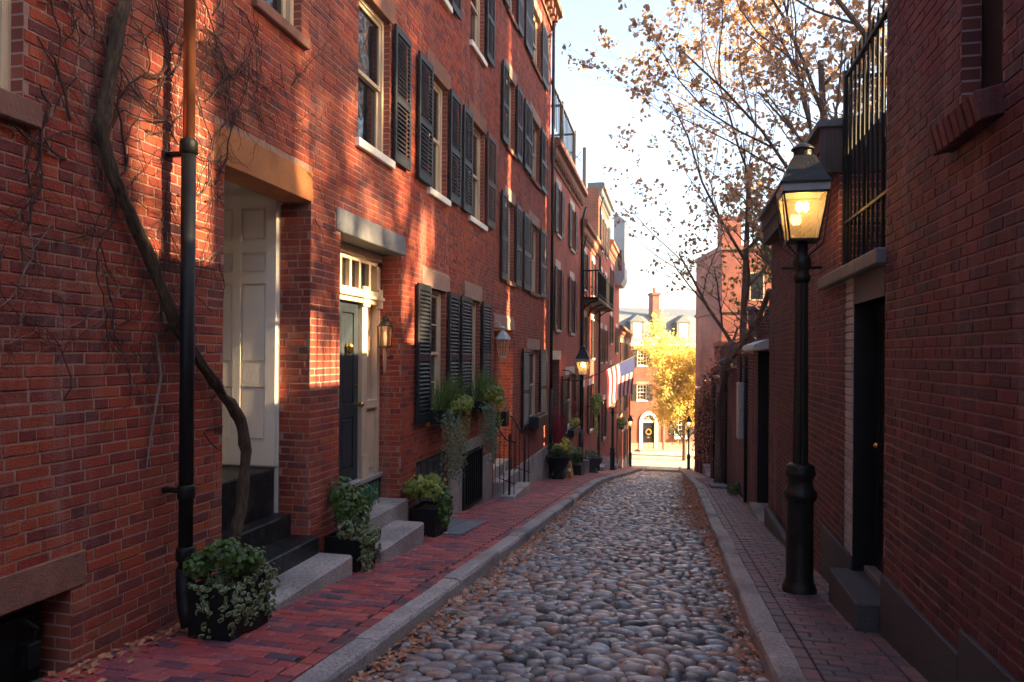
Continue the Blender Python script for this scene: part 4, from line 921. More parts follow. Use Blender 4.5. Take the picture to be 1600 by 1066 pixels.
# iron fence on the ledge
t = thing('iron_fence', 'tall black iron picket fence standing on the stone ledge', 'fence', (XR,6.4,.8))
pk = MB(); pk.tube([(0,0,0),(0,0,1.86),(0,0,1.92)], [.011,.011,.002], 6); pk = pk.data('picket', M['iron'])
for k in range(10): link('picket', pk, t, (XR+.04, 5.75+k*.14, .80))
for k in range(3): link('picket', pk, t, (XR+.2+k*.16, 7.06, .80))
for z, h in ((1.21,.022),(2.55,.028)):
    q = MB(); q.box(XR+.02,XR+.06,5.66,7.09,z,z+h); q.build('rail', M['iron'], t)
    q = MB(); q.box(XR+.065,XR+.6,7.04,7.08,z,z+h); q.build('rail', M['iron'], t)
q = MB(); q.box(XR+.015,XR+.065,7.035,7.085,.8,2.62); q.build('post', M['iron'], t)
# ---- second doorway with lead hood, then the garden walls
R3 = thing('brick_wall', 'dark brick wall with a black door under a small lead hood', 'wall', (XR,13,G(13)))
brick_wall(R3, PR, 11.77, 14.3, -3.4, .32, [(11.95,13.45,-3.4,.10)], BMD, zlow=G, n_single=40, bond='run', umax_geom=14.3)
q = MB(); q.box(XR+.012, XR+.3, 13.46, 14.3, -3.4, .31); q.box(XR+.012,XR+.3,11.77,11.94,-3.4,.31); q.box(XR+.012,XR+.3,11.77,14.3,.11,.315); q.build('wall_core', M['btexdX'], R3)
jambs(R3, PR, 11.95, 13.45, -3.2, .10, .28, M['black']); paneled(R3, 'door', ('X',XR+.26,-1), 11.95, 13.45, -2.62, .10, 0, 'black', [(.08,.4),(.48,.93)])
stone(R3, 'granite_step', XR-.13, XR+.25, 11.95, 13.5, -3.3, -2.60, 'granite', .015)
q = MB(); q.prism([(XR+.1,.16),(XR-.2,.10),(XR-.24,.13),(XR-.22,.2),(XR+.1,.33)], 'y', 12.0, 13.9); q.build('hood', M['lead'], R3)
stone(R3, 'kerb_plinth', XR-.1, XR-.022, 7.9, 11.6, -3.0, -2.28, 'granite_d', .02)
t = thing('board_fence', 'tall weathered plank fence above the lead hood', 'fence', (XR+.3,12.7,.3))
for k in range(12):
    q = MB(); h = R.uniform(-.04,.05); q.box(XR+.2,XR+.225,11.82+k*.15,11.96+k*.15,.3,1.15+h); q.build('board', M['wood'], t)
q = MB(); q.box(XR+.226,XR+.27,11.8,13.65,.5,.58); q.build('rail', M['wood'], t)
def garden_wall(label, y0, y1, zt, x=XR, cap='brown', door=None, th=.3):
    t = thing('garden_wall', label, 'wall', (x,(y0+y1)/2,G((y0+y1)/2))); zb = G(y1)-.5
    segs = [(y0,y1)] if not door else [(y0,door[0]),(door[1],y1)]
    q = MB()
    for i, (a, b) in enumerate(segs): q.box(x, x+th, a, b, zb, zt)
    if door: q.box(x, x+th, door[0], door[1], door[2], zt)
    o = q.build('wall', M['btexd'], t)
    q = MB(); q.cbox(x-.05, x+th+.05, y0, y1, zt, zt+.09, .015); q.build('coping', M[cap], t)
    q = MB(); q.box(x-.015, x, y0, y1 if not door else door[0], G(y1)-.5, G(y1)+.25); q.build('plinth', M['granite_d'], t)
    if door:
        q = MB(); q.box(x+.15,x+.2,door[0],door[1],zb,door[2]); q.build('door', M['black'], t); stone(t, 'step', x-.2, x+.15, door[0], door[1], zb, G(door[0])+.04, 'granite')
    return t
garden_wall('dark brick garden wall with a meter box just past the lead hood', 14.31, 17.6, .05)
garden_wall('dark brick garden wall behind the leaning vine trunk', 17.61, 22.4, -.35, x=XR+.05)
garden_wall('dark brick garden wall under an orange coping stone', 22.41, 27.4, -.75, cap='orange')
garden_wall('garden wall with a black door well down the lane', 27.41, 34, -1.05, door=(28.2,31.5,-1.5), x=XR+.02)
garden_wall('lowest garden wall near the far right corner', 34.01, 50, -2.1, x=XR+.04)
for y, zt, w in ((22.4,-.2,.34),(27.4,-.5,.3),(33.9,-.9,.4),(38,-1.5,.4),(42.5,-2,.4),(46,-2.4,.4)):
    t = thing('brick_pier', {22.4:'square brick pier beside the leaning vine trunk',27.4:'brick pier nearest the black garden door',33.9:'brick pier just past the black garden door',38:'fourth brick pier along the right garden walls',42.5:'fifth brick pier along the right garden walls',46:'last brick pier before the far right corner'}[y], 'pier', (XR,y,G(y)))
    q = MB(); q.box(XR-.08, XR+.32, y-w/2, y+w/2, G(y)-.5, zt); q.build('shaft', M['btexd'], t); q = MB(); q.prism([(XR-.13,zt),(XR+.37,zt),(XR+.37,zt+.06),(XR+.12,zt+.2),(XR-.13,zt+.06)], 'y', y-w/2-.05, y+w/2+.05); q.build('cap', M['orange' if y == 27.4 else 'bluestone'], t)
t = thing('brick_parapet', 'stepped brick parapet with pale mortar rising behind the lead hood', 'parapet', (2.2,16,-1)); brick_wall(t, ('Y',16,-1), 1.62, 2.75, -.3, 1.0, [], (M['brick_d'], M['mortar'], M['btexdX']), n_single=40)
q = MB(); q.box(1.62,2.75,16.015,16.4,-3,1.0); q.build('core', M['btexd'], t); q = MB(); q.box(1.58,2.8,15.95,16.45,1.0,1.08); q.build('coping', M['bluestone'], t)
t = thing('garden_shed', 'small brick outbuilding with flat coping among the gardens', 'shed', (2.6,31,-3)); q = MB(); q.box(1.9,4.2,30,34,-5.5,.42); q.build('wall', M['btexX'], t); q = MB(); q.box(1.82,4.3,29.9,34.1,.42,.62); q.build('coping', M['brown'], t)
# pipes and box on the wall
t = thing('meter_box', 'pale grey meter box with its conduit on the right wall', 'meter box', (XR,16.2,-1)); q = MB(); q.cbox(XR-.12,XR-.0,15.9,16.35,-1.75,-.55,.015); q.build('case', M['lead'], t); q = MB(); q.tube([(XR-.05,16.12,-.55),(XR-.05,16.12,.0)], .025, 8); q.build('conduit', M['black'], t, True)
for y, lab in ((14.9,'thin black pipe on the right wall beside the meter box'),(20.2,'black pipe right beside the leaning vine trunk'),(25.6,'black drain pipe under the orange coping')):
    q = MB(); zt = .0 if y < 15 else -.45 if y < 22 else -.9; q.tube([(XR-.06,y,G(y)),(XR-.06,y,zt)], .035, 8); q.lathe([(.045,0),(.05,.03),(.045,.06)], (XR-.06,y,zt-.5), 8); tag(q.build('drain_pipe', M['black'], None, True), lab, 'pipe')
# far right corner house
t = thing('corner_house', 'tall brick corner house with a chimney behind the bare trees', 'house', (XR+.25,50.2,G(53))); t.rotation_euler.z = rad(12)
q = MB(); q.box(XR+.25,12,50.2,57.3,-9.4,7.2); q.build('wall', M['btexX'], t); q = MB(); q.box(XR+.15,12.1,50.1,57.4,7.2,7.5); q.box(XR+.15,12.1,50.1,57.4,3.0,3.2); q.build('string_course', M['brown'], t)
q = MB(); q.box(XR+.3,XR+1.6,50.4,51.6,7.5,9.3); q.box(XR+.25,XR+1.65,50.35,51.65,9.3,9.5); q.build('chimney', M['btexX'], t)
PW = ('Y',50.2,-1)
for a, z0 in ((3.6,3.8),(6.2,3.8),(3.6,-.2),(6.2,-.2),(3.6,-4),(6.2,-4)):
    q = MB(); wbox(q, PW, a, a+1, z0, z0+1.9, -.02, .03); o = q.build('window', M['cream'], t); q = MB(); wbox(q, PW, a+.1, a+.9, z0+.1, z0+1.8, .03, .04); q.build('pane', M['pane'], o)
t.location.x += 1.5
# ================================================================== STREET LAMPS
def street_lamp(label):
    t = thing('street_lamp', label, 'street lamp', (0,0,0), 'gas lamps on posts along the lane')
    q = MB(); q.lathe([(.15,-.1),(.15,.03),(.14,.06),(.125,.09),(.118,.13),(.116,.8),(.125,.83),(.145,.86),(.147,.90),(.12,.935),(.105,.97),(.112,1.03),(.13,1.06),(.135,1.085),(.12,1.11),(.125,1.13),(.09,1.16)], (0,0,0), 24); q.build('base', M['lampblk'], t, True)
    vs = MB(); n = 24; prof = [(.066,1.15),(.055,2.80)]; P = []
    for r, z in prof:
        for k in range(n): a = 6.2832*k/n; rr = r*(1 if k % 2 else .88); P.append((rr*math.cos(a), rr*math.sin(a), z))
    vs.add(P, [(k,(k+1)%n,n+(k+1)%n,n+k) for k in range(n)]); vs.build('shaft', M['lampblk'], t)
    q = MB(); q.lathe([(.055,2.79),(.075,2.82),(.078,2.85),(.06,2.88),(.07,2.92),(.085,2.97),(.075,3.02),(.05,3.05),(.05,3.17)], (0,0,0), 18); q.build('capital', M['lampblk'], t, True)
    q = MB(); q.tube([(-.16,0,2.93),(.16,0,2.93)], [.014,.014], 8); q.lathe([(.0,-.018),(.02,0),(.0,.018)], (-.16,0,2.93), 8); q.lathe([(.0,-.018),(.02,0),(.0,.018)], (.16,0,2.93), 8); q.build('ladder_bar', M['lampblk'], t, True)
    a0, a1, z0, z1 = .122, .182, 3.18, 3.57
    q = MB(); q.box(-a0-.01,a0+.01,-a0-.01,a0+.01,z0-.02,z0); 
    for sx in (-1,1):
        for sy in (-1,1):
            q.tube([(sx*a0,sy*a0,z0),(sx*a1,sy*a1,z1)], .011, 4)
            q.tube([(sx*.045,sy*.045,3.03),(sx*.09,sy*.09,3.07),(sx*(a0+.03),sy*(a0+.03),3.13),(sx*(a1+.02),sy*(a1+.02),z1)], .006, 5)
    for s in (-1,1):
        q.box(-a1-.012,a1+.012,s*(a1)-.012,s*(a1)+.012,z1,z1+.022); q.box(s*a1-.012,s*a1+.012,-a1-.012,a1+.012,z1,z1+.022)
        q.box(-a1-.03,a1+.03,s*(a1+.02)-.012,s*(a1+.02)+.012,z1+.085,z1+.105); q.box(s*(a1+.02)-.012,s*(a1+.02)+.012,-a1-.03,a1+.03,z1+.085,z1+.105)
    fr = q.build('lantern_frame', M['lampblk'], t)
    for k in range(4):
        rot = Matrix.Rotation(k*math.pi/2, 4, 'Z'); q = MB(); q.add([tuple(rot @ Vector(v)) for v in ((-a0,-a0,z0),(a0,-a0,z0),(a1,-a1,z1),(-a1,-a1,z1))], [(0,1,2,3)]); q.build('pane', M['lglass'], fr)
        q = MB(); q.add([tuple(rot @ Vector(v)) for v in ((-a1-.01,-a1-.012,z1+.022),(a1+.01,-a1-.012,z1+.022),(a1+.015,-a1-.018,z1+.085),(-a1-.015,-a1-.018,z1+.085))], [(0,1,2,3)]); q.build('band_pane', M['lead'], fr)
    q = MB(); q.lathe([(.215,z1+.105),(.20,z1+.115),(.16,z1+.2),(.105,z1+.33),(.085,z1+.36)], (0,0,0), 4, sq=True); q.lathe([(.08,z1+.355),(.08,z1+.42),(.1,z1+.425),(.1,z1+.435),(.075,z1+.46),(.03,z1+.485),(.004,z1+.49)], (0,0,0), 16); q.build('roof', M['lampblk'], t)
    q = MB()
    for dx in (-.028,.028): q.lathe([(.004,0),(.02,.02),(.026,.05),(.02,.085),(.006,.10)], (dx,0,z1-.14), 10)
    q.build('gas_mantle', M['flame'], t, True); q = MB(); q.tube([(0,0,z0),(0,0,z1-.15)], .008, 6); q.build('gas_pipe', M['brass'], t)
    L = bpy.data.lights.new('gas_light', 'POINT'); L.energy = 1.2; L.color = (1,.56,.2); L.shadow_soft_size = .05
    lo = bpy.data.objects.new('gas_light', L); COL.objects.link(lo); lo.parent = t; lo.location = (0,0,z1-.1)
    return t
LAMP = street_lamp('large black street lamp with lit lantern on the right pavement'); LAMP.location = (1.14, 6.9, G(6.9))
dup(LAMP, (-2.9, 36.5, G(36.5)-.02), 'lit street lamp beneath the flag on the left pavement')
dup(LAMP, (-3.12, 56.6, G(56.6)-.02), 'small far lit street lamp at the left corner of the lane')
dup(LAMP, (1.28, 55.5, G(55.5)-.02), 'far lit street lamp half hidden at the right corner')
# bracket lantern on the third house: same lantern without post
t = thing('bracket_lantern', 'lit lantern on an iron bracket fixed to the third house', 'lantern', (0,0,0))
for ch in LAMP.children:
    n = ch.name.split('.')[0]
    if n in ('lantern_frame','roof','gas_mantle','gas_light','gas_pipe'):
        c = ch.copy(); COL.objects.link(c); c.parent = t
        for g2 in ch.children: d = g2.copy(); COL.objects.link(d); d.parent = c
q = MB(); q.tube([(-.7,.3,3.0),(-.3,.1,3.0),(0,0,3.0),(0,0,3.17)], .018, 6); q.tube([(-.7,.3,3.3),(-.45,.2,3.28),(-.2,.08,3.12),(-.05,.02,3.02)], .014, 6); q.tube([(-.45,.2,3.15),(-.38,.17,3.25),(-.3,.12,3.15),(-.38,.17,3.06),(-.45,.2,3.15)], .01, 5); q.build('bracket', M['iron'], t)
t.location = (-2.62, 21.6, -.65-3.1)
# small wall lantern in the second doorway
t = thing('wall_lantern', 'small unlit bronze wall lantern on the brick side of the second doorway', 'lantern', (-3.46,8.33,.2))
q = MB(); c = (-3.46,8.30,0); q.lathe([(.055,.10),(.068,.34)], c, 4, sq=True); q.v = q.v; g0 = q.build('glass', M['cglass'], t)
q = MB(); q.lathe([(.06,.08),(.062,.10)], c, 4, sq=True); q.lathe([(.078,.34),(.082,.355),(.06,.39),(.04,.41),(.045,.43),(.03,.46),(.008,.475)], c, 12)
for sx in (-1,1):
    for sy in (-1,1): q.tube([(c[0]+sx*.056,c[1]+sy*.056,.09),(c[0]+sx*.069,c[1]+sy*.069,.345)], .007, 5)
q.build('frame', M['lampblk'], t)
q = MB(); q.tube([(c[0],c[1],.08),(c[0],c[1],-.18),(c[0],c[1],-.24)], [.03,.022,.006], 8); q.tube([(c[0],c[1],-.02),(c[0],8.43,-.02)], .014, 6); q.build('bracket', M['tan'], t); q = MB(); q.lathe([(.012,.11),(.02,.17),(.024,.22),(.01,.28)], c, 8); q.build('bulb', M['white'], t, True)
# hanging lantern at the second house
t = thing('hanging_lantern', 'glass lantern hanging beside the second house doorway', 'lantern', (-3.1,13.02,.1)); c = (-3.08,13.0,-.02)
q = MB(); q.lathe([(.07,.0),(.12,.14),(.13,.30)], c, 6); q.build('glass', M['cglass'], t); q = MB(); q.lathe([(.15,.30),(.155,.32),(.09,.42),(.03,.47),(.03,.5),(.05,.52),(.01,.56)], c, 6); q.lathe([(.075,-.03),(.075,.0)], c, 6); 
for k in range(6):
    a = 6.2832*k/6; q.tube([(c[0]+.07*math.cos(a),c[1]+.07*math.sin(a),c[2]),(c[0]+.13*math.cos(a),c[1]+.13*math.sin(a),c[2]+.3)], .006, 4)
q.tube([(c[0],c[1],c[2]+.5),(c[0]-.1,c[1]+.03,c[2]+.62),(XL,c[1]+.06,c[2]+.6)], .012, 6); q.build('frame', M['lead'], t)
# ================================================================== PLANTERS
def planter(label, x0, x1, y0, y1, h, zb):
    t = thing('planter', label, 'planter', ((x0+x1)/2,(y0+y1)/2,zb))
    q = MB(); tk = .025; q.prism([(x0+.02,y0+.02),(x1-.02,y0+.02),(x1-.02,y1-.02),(x0+.02,y1-.02)], 'z', zb, zb+h-.06)
    for a in ((x0,x1,y0,y0+tk),(x0,x1,y1-tk,y1),(x0,x0+tk,y0+tk,y1-tk),(x1-tk,x1,y0+tk,y1-tk)): q.box(*a, zb, zb+h)
    q.build('box', M['black'], t); q = MB(); q.quad((x0+.02,y0+.02,zb+h-.04),(x1-.02,y0+.02,zb+h-.04),(x1-.02,y1-.02,zb+h-.04),(x0+.02,y1-.02,zb+h-.04)); q.build('soil', M['soil'], t)
    return t
t = planter('black planter with variegated ivy at the foot of the vine', -3.05, -2.74, 4.08, 4.52, .36, G(4.1)-.03)
bush(t, 'foliage', (-2.92,4.32,-1.42), (.24,.34,.22), 1250, .045, 'leaf'); bush(t, 'ivy', (-2.82,4.34,-1.58), (.2,.34,.22), 420, .046, 'ivy', True)
trails(t, 'ivy', [(-2.76+R.uniform(-.06,.04),R.uniform(4.04,4.56),-1.5) for _ in range(11)]+[(R.uniform(-3.03,-2.76),4.05,-1.5) for _ in range(6)], .36, 'ivy', .045, 18, .07)
t = planter('black planter with ivy between the two flights of granite steps', -3.22, -2.88, 6.28, 6.70, .36, G(6.5)-.02)
bush(t, 'foliage', (-3.05,6.45,-1.50), (.26,.34,.26), 1100, .055, 'leaf'); bush(t, 'ivy', (-2.9,6.48,-1.76), (.2,.32,.2), 380, .062, 'ivy', True); trails(t, 'ivy', [(-2.9,R.uniform(6.3,6.72),-1.75) for _ in range(8)], .36, 'ivy', .058, 16, .07)
t = planter('black planter of lime green leaves just past the second steps', -3.2, -2.86, 8.5, 9.0, .38, G(8.7)-.02)
bush(t, 'foliage', (-3.04,8.72,-1.76), (.25,.38,.24), 800, .062, 'lime'); bush(t, 'ivy', (-2.86,8.85,-1.98), (.16,.28,.3), 420, .075, 'leaf'); q = MB()
for k in range(26): leaf(q, Vector((-2.85+R.uniform(-.05,.05), 8.95+R.uniform(-.12,.08), -1.85-k*.012)), Vector((1,-.6,.5))+rnd_unit()*.5, .08, .9)
stuff(q.build('creeper', M['lime'], t))
def window_box(label, y0, y1, z, trail_m='ivy2', L=.95, low=True):
    t = thing('window_box', label, 'window box', (XL+.15,(y0+y1)/2,z)); q = MB(); q.cbox(XL+.06, XL+.24, y0, y1, z-.17, z+.02, .008); q.build('box', M['black'], t)
    q = MB()
    for _ in range(320):
        p = (XL+.15+R.uniform(-.06,.1), R.uniform(y0-.03,y1+.05), z); blade(q, p, Vector((R.uniform(-.2,.5), R.uniform(-.6,.6), 1)), R.uniform(.32,.75), .006)
    stuff(q.build('grass', M['grass'], t)); ym = (y0+y1)/2
    bush(t, 'foliage', (XL+.26,ym+.08,z+.06), (.26,(y1-y0)*.62,.22), 1700, .042, 'lime'); bush(t, 'ivy', (XL+.27,ym-.22,z-.12), (.16,.3,.2), 130, .05, trail_m, True)
    trails(t, 'ivy', [(XL+.16+R.uniform(-.05,.16), y0+(y1-y0)*R.uniform(-.05,.75), z+R.uniform(-.12,.0)) for _ in range(24)], L, trail_m, .05, 30, .1)
    trails(t, 'creeper', [(XL+.2, R.uniform(ym,y1+.22), z) for _ in range(16)], L*.8, 'lime', .03, 30, .12, False)
window_box('overflowing window box under the first shuttered window with trailing ivy', 9.35, 10.25, -.78)
window_box('overflowing window box under the second shuttered window with trailing ivy', 11.4, 12.25, -.78)
t = thing('window_box', 'plain dark window box on the second house', 'window box', (XL+.15,17.2,-1.6)); q = MB(); q.cbox(XL+.05,XL+.27,16.5,17.85,-1.72,-1.45,.01); q.build('box', M['shutter'], t); q = MB(); q.box(XL+.07,XL+.25,16.52,17.83,-1.45,-1.44); q.build('soil', M['soil'], t); bush(t, 'foliage', (XL+.16,17.2,-1.42), (.08,.6,.06), 120, .04, 'litter')
t = thing('potted_conifer', 'small clipped conifer in a square black pot beside the second doorway', 'potted plant', (-3.12,13.02,-1.4)); q = MB(); q.prism([(-3.22,12.9),(-2.98,12.9),(-2.98,13.14),(-3.22,13.14)], 'z', -1.32, -1.05); q.box(XL,-3.2,12.97,13.07,-1.3,-1.25); q.build('pot', M['black'], t); q = MB()
for _ in range(520):
    h = R.random(); a = R.uniform(0,6.28); r = .13*(1-h)**.7+.01; leaf(q, Vector((-3.1+r*math.cos(a), 13.02+r*math.sin(a), -1.04+.42*h)), Vector((math.cos(a),math.sin(a),.8)), .04, .4)
stuff(q.build('foliage', M['grass'], t))
q = MB()
for k in range(7): leaf(q, Vector((-3.2+R.uniform(-.02,.03),12.86+R.uniform(-.06,.05),-.78-k*.055)), Vector((1,-.8,.2))+rnd_unit()*.4, .14, .7)
tag(stuff(q.build('ribbon', M['redribbon'])), 'bright red ribbon bow hanging beside the second doorway', 'ribbon')
# pots down the lane
def urn(label, x, y, r, h, plant, m_='black', fol=('leaf',), flower=None, fh=.3):
    t = thing('plant_pot', label, 'plant pot', (x,y,G(y))); q = MB(); z = G(y)
    q.lathe([(r*.55,0),(r*.6,.03),(r*.35,.08*h/.4),(r*.5,h*.35),(r*.95,h*.7),(r*1.05,h*.95),(r*1.1,h),(r*.95,h),(r*.9,h*.9)], (x,y,z), 18); q.build('pot', M[m_], t, True)
    for i, f in enumerate(fol): bush(t, 'foliage', (x+(i*.12),y+(i*.2),z+h+fh*.4), (r*1.05,r*1.2,fh*.7), 260, .07, f)
    return t
urn('black urn of yellow flowers by the second house downpipe', -2.95, 18.95, .3, .62, 1, 'black', ('leaf','yflower'))
urn('grey urn of yellow flowers behind the black urn', -3.0, 20.0, .28, .8, 1, 'granite_d', ('yflower',))
t = thing('red_grass_plant', 'tall dark red grass beside the third house door', 'plant', (-3.1,20.2,G(20))); q = MB()
for _ in range(160): blade(q, (-3.12+R.uniform(-.1,.1), 20.0+R.uniform(-.3,.3), G(20)+.9), Vector((R.uniform(-.2,.2),R.uniform(-.2,.2),1)), R.uniform(.6,1.25), .012)
stuff(q.build('foliage', M['redplant'], t))
t = planter('low planter of bright green leaves along the third house', -3.2, -2.75, 22.4, 23.4, .4, G(23)); bush(t, 'foliage', (-2.97,22.9,G(23)+.6), (.3,.55,.3), 700, .1, 'leaf'); bush(t, 'herbs', (-2.95,22.8,G(23)+.72), (.25,.45,.2), 260, .09, 'grass')
urn('dark round tub of grey leaves past the green planter', -2.9, 27.2, .36, .6, 1, 'granite_d', ('ivy2',))
t = thing('window_box', 'window box of red and yellow flowers on the third house', 'window box', (XL+.15,23.6,-2.4)); q = MB(); q.cbox(XL+.04,XL+.26,22.8,24.5,-2.62,-2.4,.01); q.build('box', M['black'], t); bush(t, 'foliage', (XL+.2,23.6,-2.2), (.2,.8,.3), 300, .09, 'yflower'); bush(t, 'flowers', (XL+.2,23.2,-1.75), (.14,.4,.4), 130, .08, 'redplant')
t = thing('hanging_basket', 'lime green trailing plant on the fourth house', 'hanging plant', (XL+.25,28.4,-2.4)); bush(t, 'foliage', (XL+.32,28.4,-2.0), (.28,.5,.5), 420, .13, 'lime'); trails(t, 'creeper', [(XL+.3,28.4+R.uniform(-.4,.4),-2.2) for _ in range(10)], 1.3, 'lime', .09, 22, .1, False); q = MB(); q.tube([(XL,28.4,-2.0),(XL+.35,28.4,-2.0)], .015, 5); q.build('bracket', M['iron'], t)
t = thing('hanging_basket', 'small far hanging plant beyond the flag', 'hanging plant', (XL+.3,45,-4)); bush(t, 'foliage', (XL+.35,45,-4.2), (.4,.7,.5), 200, .2, 'lime'); q = MB(); q.tube([(XL,45,-3.9),(XL+.4,45,-3.9)], .02, 5); q.build('bracket', M['iron'], t)
# ginger cat sitting with its back to the lane
t = thing('cat', 'ginger and white cat sitting on the pavement by the black urn', 'cat', (-2.72,19.6,G(19.6)))
me = bpy.data.meshes.new('body'); z = G(19.6)
V = [(-2.72,19.62,z+.10),(-2.72,19.60,z+.22),(-2.72,19.56,z+.34),(-2.72,19.52,z+.42),(-2.72,19.47,z+.43),(-2.78,19.5,z+.14),(-2.78,19.46,z+.02),(-2.66,19.5,z+.14),(-2.66,19.46,z+.02),(-2.65,19.72,z+.04),(-2.55,19.70,z+.03),(-2.78,19.58,z+.05),(-2.65,19.58,z+.05),(-2.75,19.52,z+.49),(-2.69,19.52,z+.49)]
me.from_pydata(V, [(0,1),(1,2),(2,3),(3,4),(1,5),(5,6),(1,7),(7,8),(0,9),(9,10),(0,11),(0,12),(3,13),(3,14)], []); me.materials.append(M['cat_o']); o = link('body', me, t)
md = o.modifiers.new('skin', 'SKIN'); 
for v, r in zip(me.skin_vertices[0].data, (.11,.095,.07,.068,.04,.035,.022,.035,.022,.025,.015,.06,.06,.015,.015)): v.radius = (r, r)
me.skin_vertices[0].data[0].use_root = True; o.modifiers.new('sub', 'SUBSURF').levels = 1; o.modifiers['sub'].render_levels = 2
q = MB(); q.lathe([(.0,-.05),(.05,-.03),(.06,.02),(.03,.06),(0,.07)], (-2.72,19.46,z+.24), 10); q.build('bib', M['cat_w'], t, True)
# ================================================================== FLAG
t = thing('flag', 'American flag hanging from a slanted pole over the lane', 'flag', (XL,30,-.9))
q = MB(); q.tube([(XL,28.9,-.91),(-1.5,30.73,.02)], .02, 8); q.lathe([(0,-.03),(.035,0),(0,.04)], (-1.5,30.73,.03), 8); q.build('pole', M['wood'], t, True)
A = Vector((-2.66,29.55,-.58)); B = Vector((-1.58,30.65,-.02)); Lf = 1.6; n = 26; mv = 20
def fp(u, v):
    p = A.lerp(B, u); return (p.x+.12*v*(1-u)+.04*math.sin(v*5), p.y+.035*math.sin(u*13+v*2)*v, p.z-Lf*v*(1-.1*math.sin(u*3)))
q = MB()
for i in range(n):
    for j in range(mv):
        u0, u1, v0, v1 = i/n, (i+1)/n, j/mv, (j+1)/mv; canton = (u0 >= 6/13-.01+1/26*0 and v0 < .4) and u0 >= .46
        mi = 2 if canton else (0 if (i//2) % 2 == 0 else 1)
        q.quad(fp(u0,v0), fp(u1,v0), fp(u1,v1), fp(u0,v1), mi)
q.build('cloth', [M['flag_r'], M['flag_w'], M['flag_b']], t, True)
q = MB()
for i in range(9):
    for j in range(6 if i % 2 == 0 else 5):
        u = .5+.48*(i+.5)/9; v = .02+.36*(j+(.5 if i % 2 == 0 else 1))/6; p = Vector(fp(u, v)); r = .018
        for s in (-1,1): q.add([(p.x,p.y+s*.006,p.z)]+[(p.x+(r if k % 2 == 0 else r*.4)*math.sin(k*.628), p.y+s*.006, p.z+(r if k % 2 == 0 else r*.4)*math.cos(k*.628)) for k in range(10)], [(0,1+k,1+(k+1)%10) for k in range(10)])
stuff(q.build('stars', M['flag_w'], t))
# ================================================================== VINES
t = thing('vine', 'thick twisted bare vine climbing the nearest house wall behind the downpipe', 'vine', (-3.15,4.6,G(4.6)))
pts = [(4.60,-1.80),(4.66,-1.55),(4.75,-1.33),(4.86,-1.05),(4.92,-.75),(4.86,-.5),(4.73,-.33),(4.45,-.08),(4.20,.18),(4.0,.48),(3.80,.80),(3.62,1.05),(3.54,1.25),(3.55,1.42),(3.62,1.75),(3.70,2.13),(3.76,2.6),(3.78,3.2),(3.7,4.2)]
P3 = []; rs = []
for i in range(len(pts)-1):
    for k in range(4):
        a = k/4; y = pts[i][0]*(1-a)+pts[i+1][0]*a; z = pts[i][1]*(1-a)+pts[i+1][1]*a
        off = .06 if z > -.35 else .09+.06*min(1, (-.35-z)); P3.append((XL+off+R.uniform(-.005,.005), y+R.uniform(-.008,.008), z)); rs.append((.038 if z < .3 else .032 if z < 1.4 else .034)*R.uniform(.75,1.25))
q = MB(); q.tube(P3, rs, 12); q.build('trunk', M['vinebark'], t, True)
for k in range(3):
    q = MB(); q.tube([(p[0]+.022*math.cos(i*.25+k*2.1)+.006, p[1]+.028*math.sin(i*.25+k*2.1), p[2]) for i, p in enumerate(P3)], [r*.52 for r in rs], 7); q.build('stem', M['vinebark'], t, True)
def twigs(n, seed, m_, rmin, rmax, yr, zr, Lr):
    rr = random.Random(seed); q = MB()
    def walk(y, z, a, L, r, depth):
        pts = [(XL+.012, y, z)]; k = max(3, int(L/.06))
        for i in range(k):
            a += rr.uniform(-.45,.45); y += math.cos(a)*L/k; z += math.sin(a)*L/k; 
            if any(h[0]-.02 < y < h[1]+.02 and h[2]-.02 < z < h[3]+.02 for h in ((4.8,6.13,-3,1.42),(5.2,5.92,2.7,4.5),(1.9,3.12,1.2,3.0))): break
            pts.append((XL+.010+rr.uniform(0,.02), y, z))
            if depth < 3 and rr.random() < .28: walk(y, z, a+rr.choice((-1,1))*rr.uniform(.4,1.1), L*rr.uniform(.3,.6), r*.6, depth+1)
        q.tube(pts, [r*(1-.75*i/k) for i in range(len(pts))], 4, cap=False) if len(pts) > 1 else None
    for _ in range(n):
        y = rr.uniform(*yr); z = rr.uniform(*zr); walk(y, z, rr.choice((rr.uniform(.2,2.9), rr.uniform(-2.2,-.9), rr.uniform(-.4,.6))), rr.uniform(*Lr), rr.uniform(rmin, rmax), 0)
    return q.build('twigs', M[m_], t)
stuff(twigs(34, 1, 'twig_d', .004, .009, (3.1,4.7), (.6,2.7), (.5,1.5))); stuff(twigs(26, 2, 'twig', .002, .0045, (2.4,6.0), (-.2,2.6), (.4,1.1))); stuff(twigs(22, 3, 'twig_d', .003, .006, (4.4,6.3), (.6,2.6), (.4,1.2))); stuff(twigs(10, 5, 'twig_d', .003, .005, (2.6,4.2), (-.3,.7), (.5,1.2))); stuff(twigs(9, 8, 'twig_d', .003, .006, (4.5,4.78), (-.6,1.3), (.5,1.1)))
q = MB(); q.tube([(XL+.02,4.05,.1),(XL+.03,4.09,-.15),(XL+.02,4.02,-.5),(XL+.03,3.96,-.75)], [.008,.01,.007,.004], 5); q.build('shoot', M['twig'], t)
t = thing('vine', 'gnarled bare vine trunk leaning against the right garden wall', 'vine', (1.4,21,G(21)))
q = MB(); zz = G(20.8)
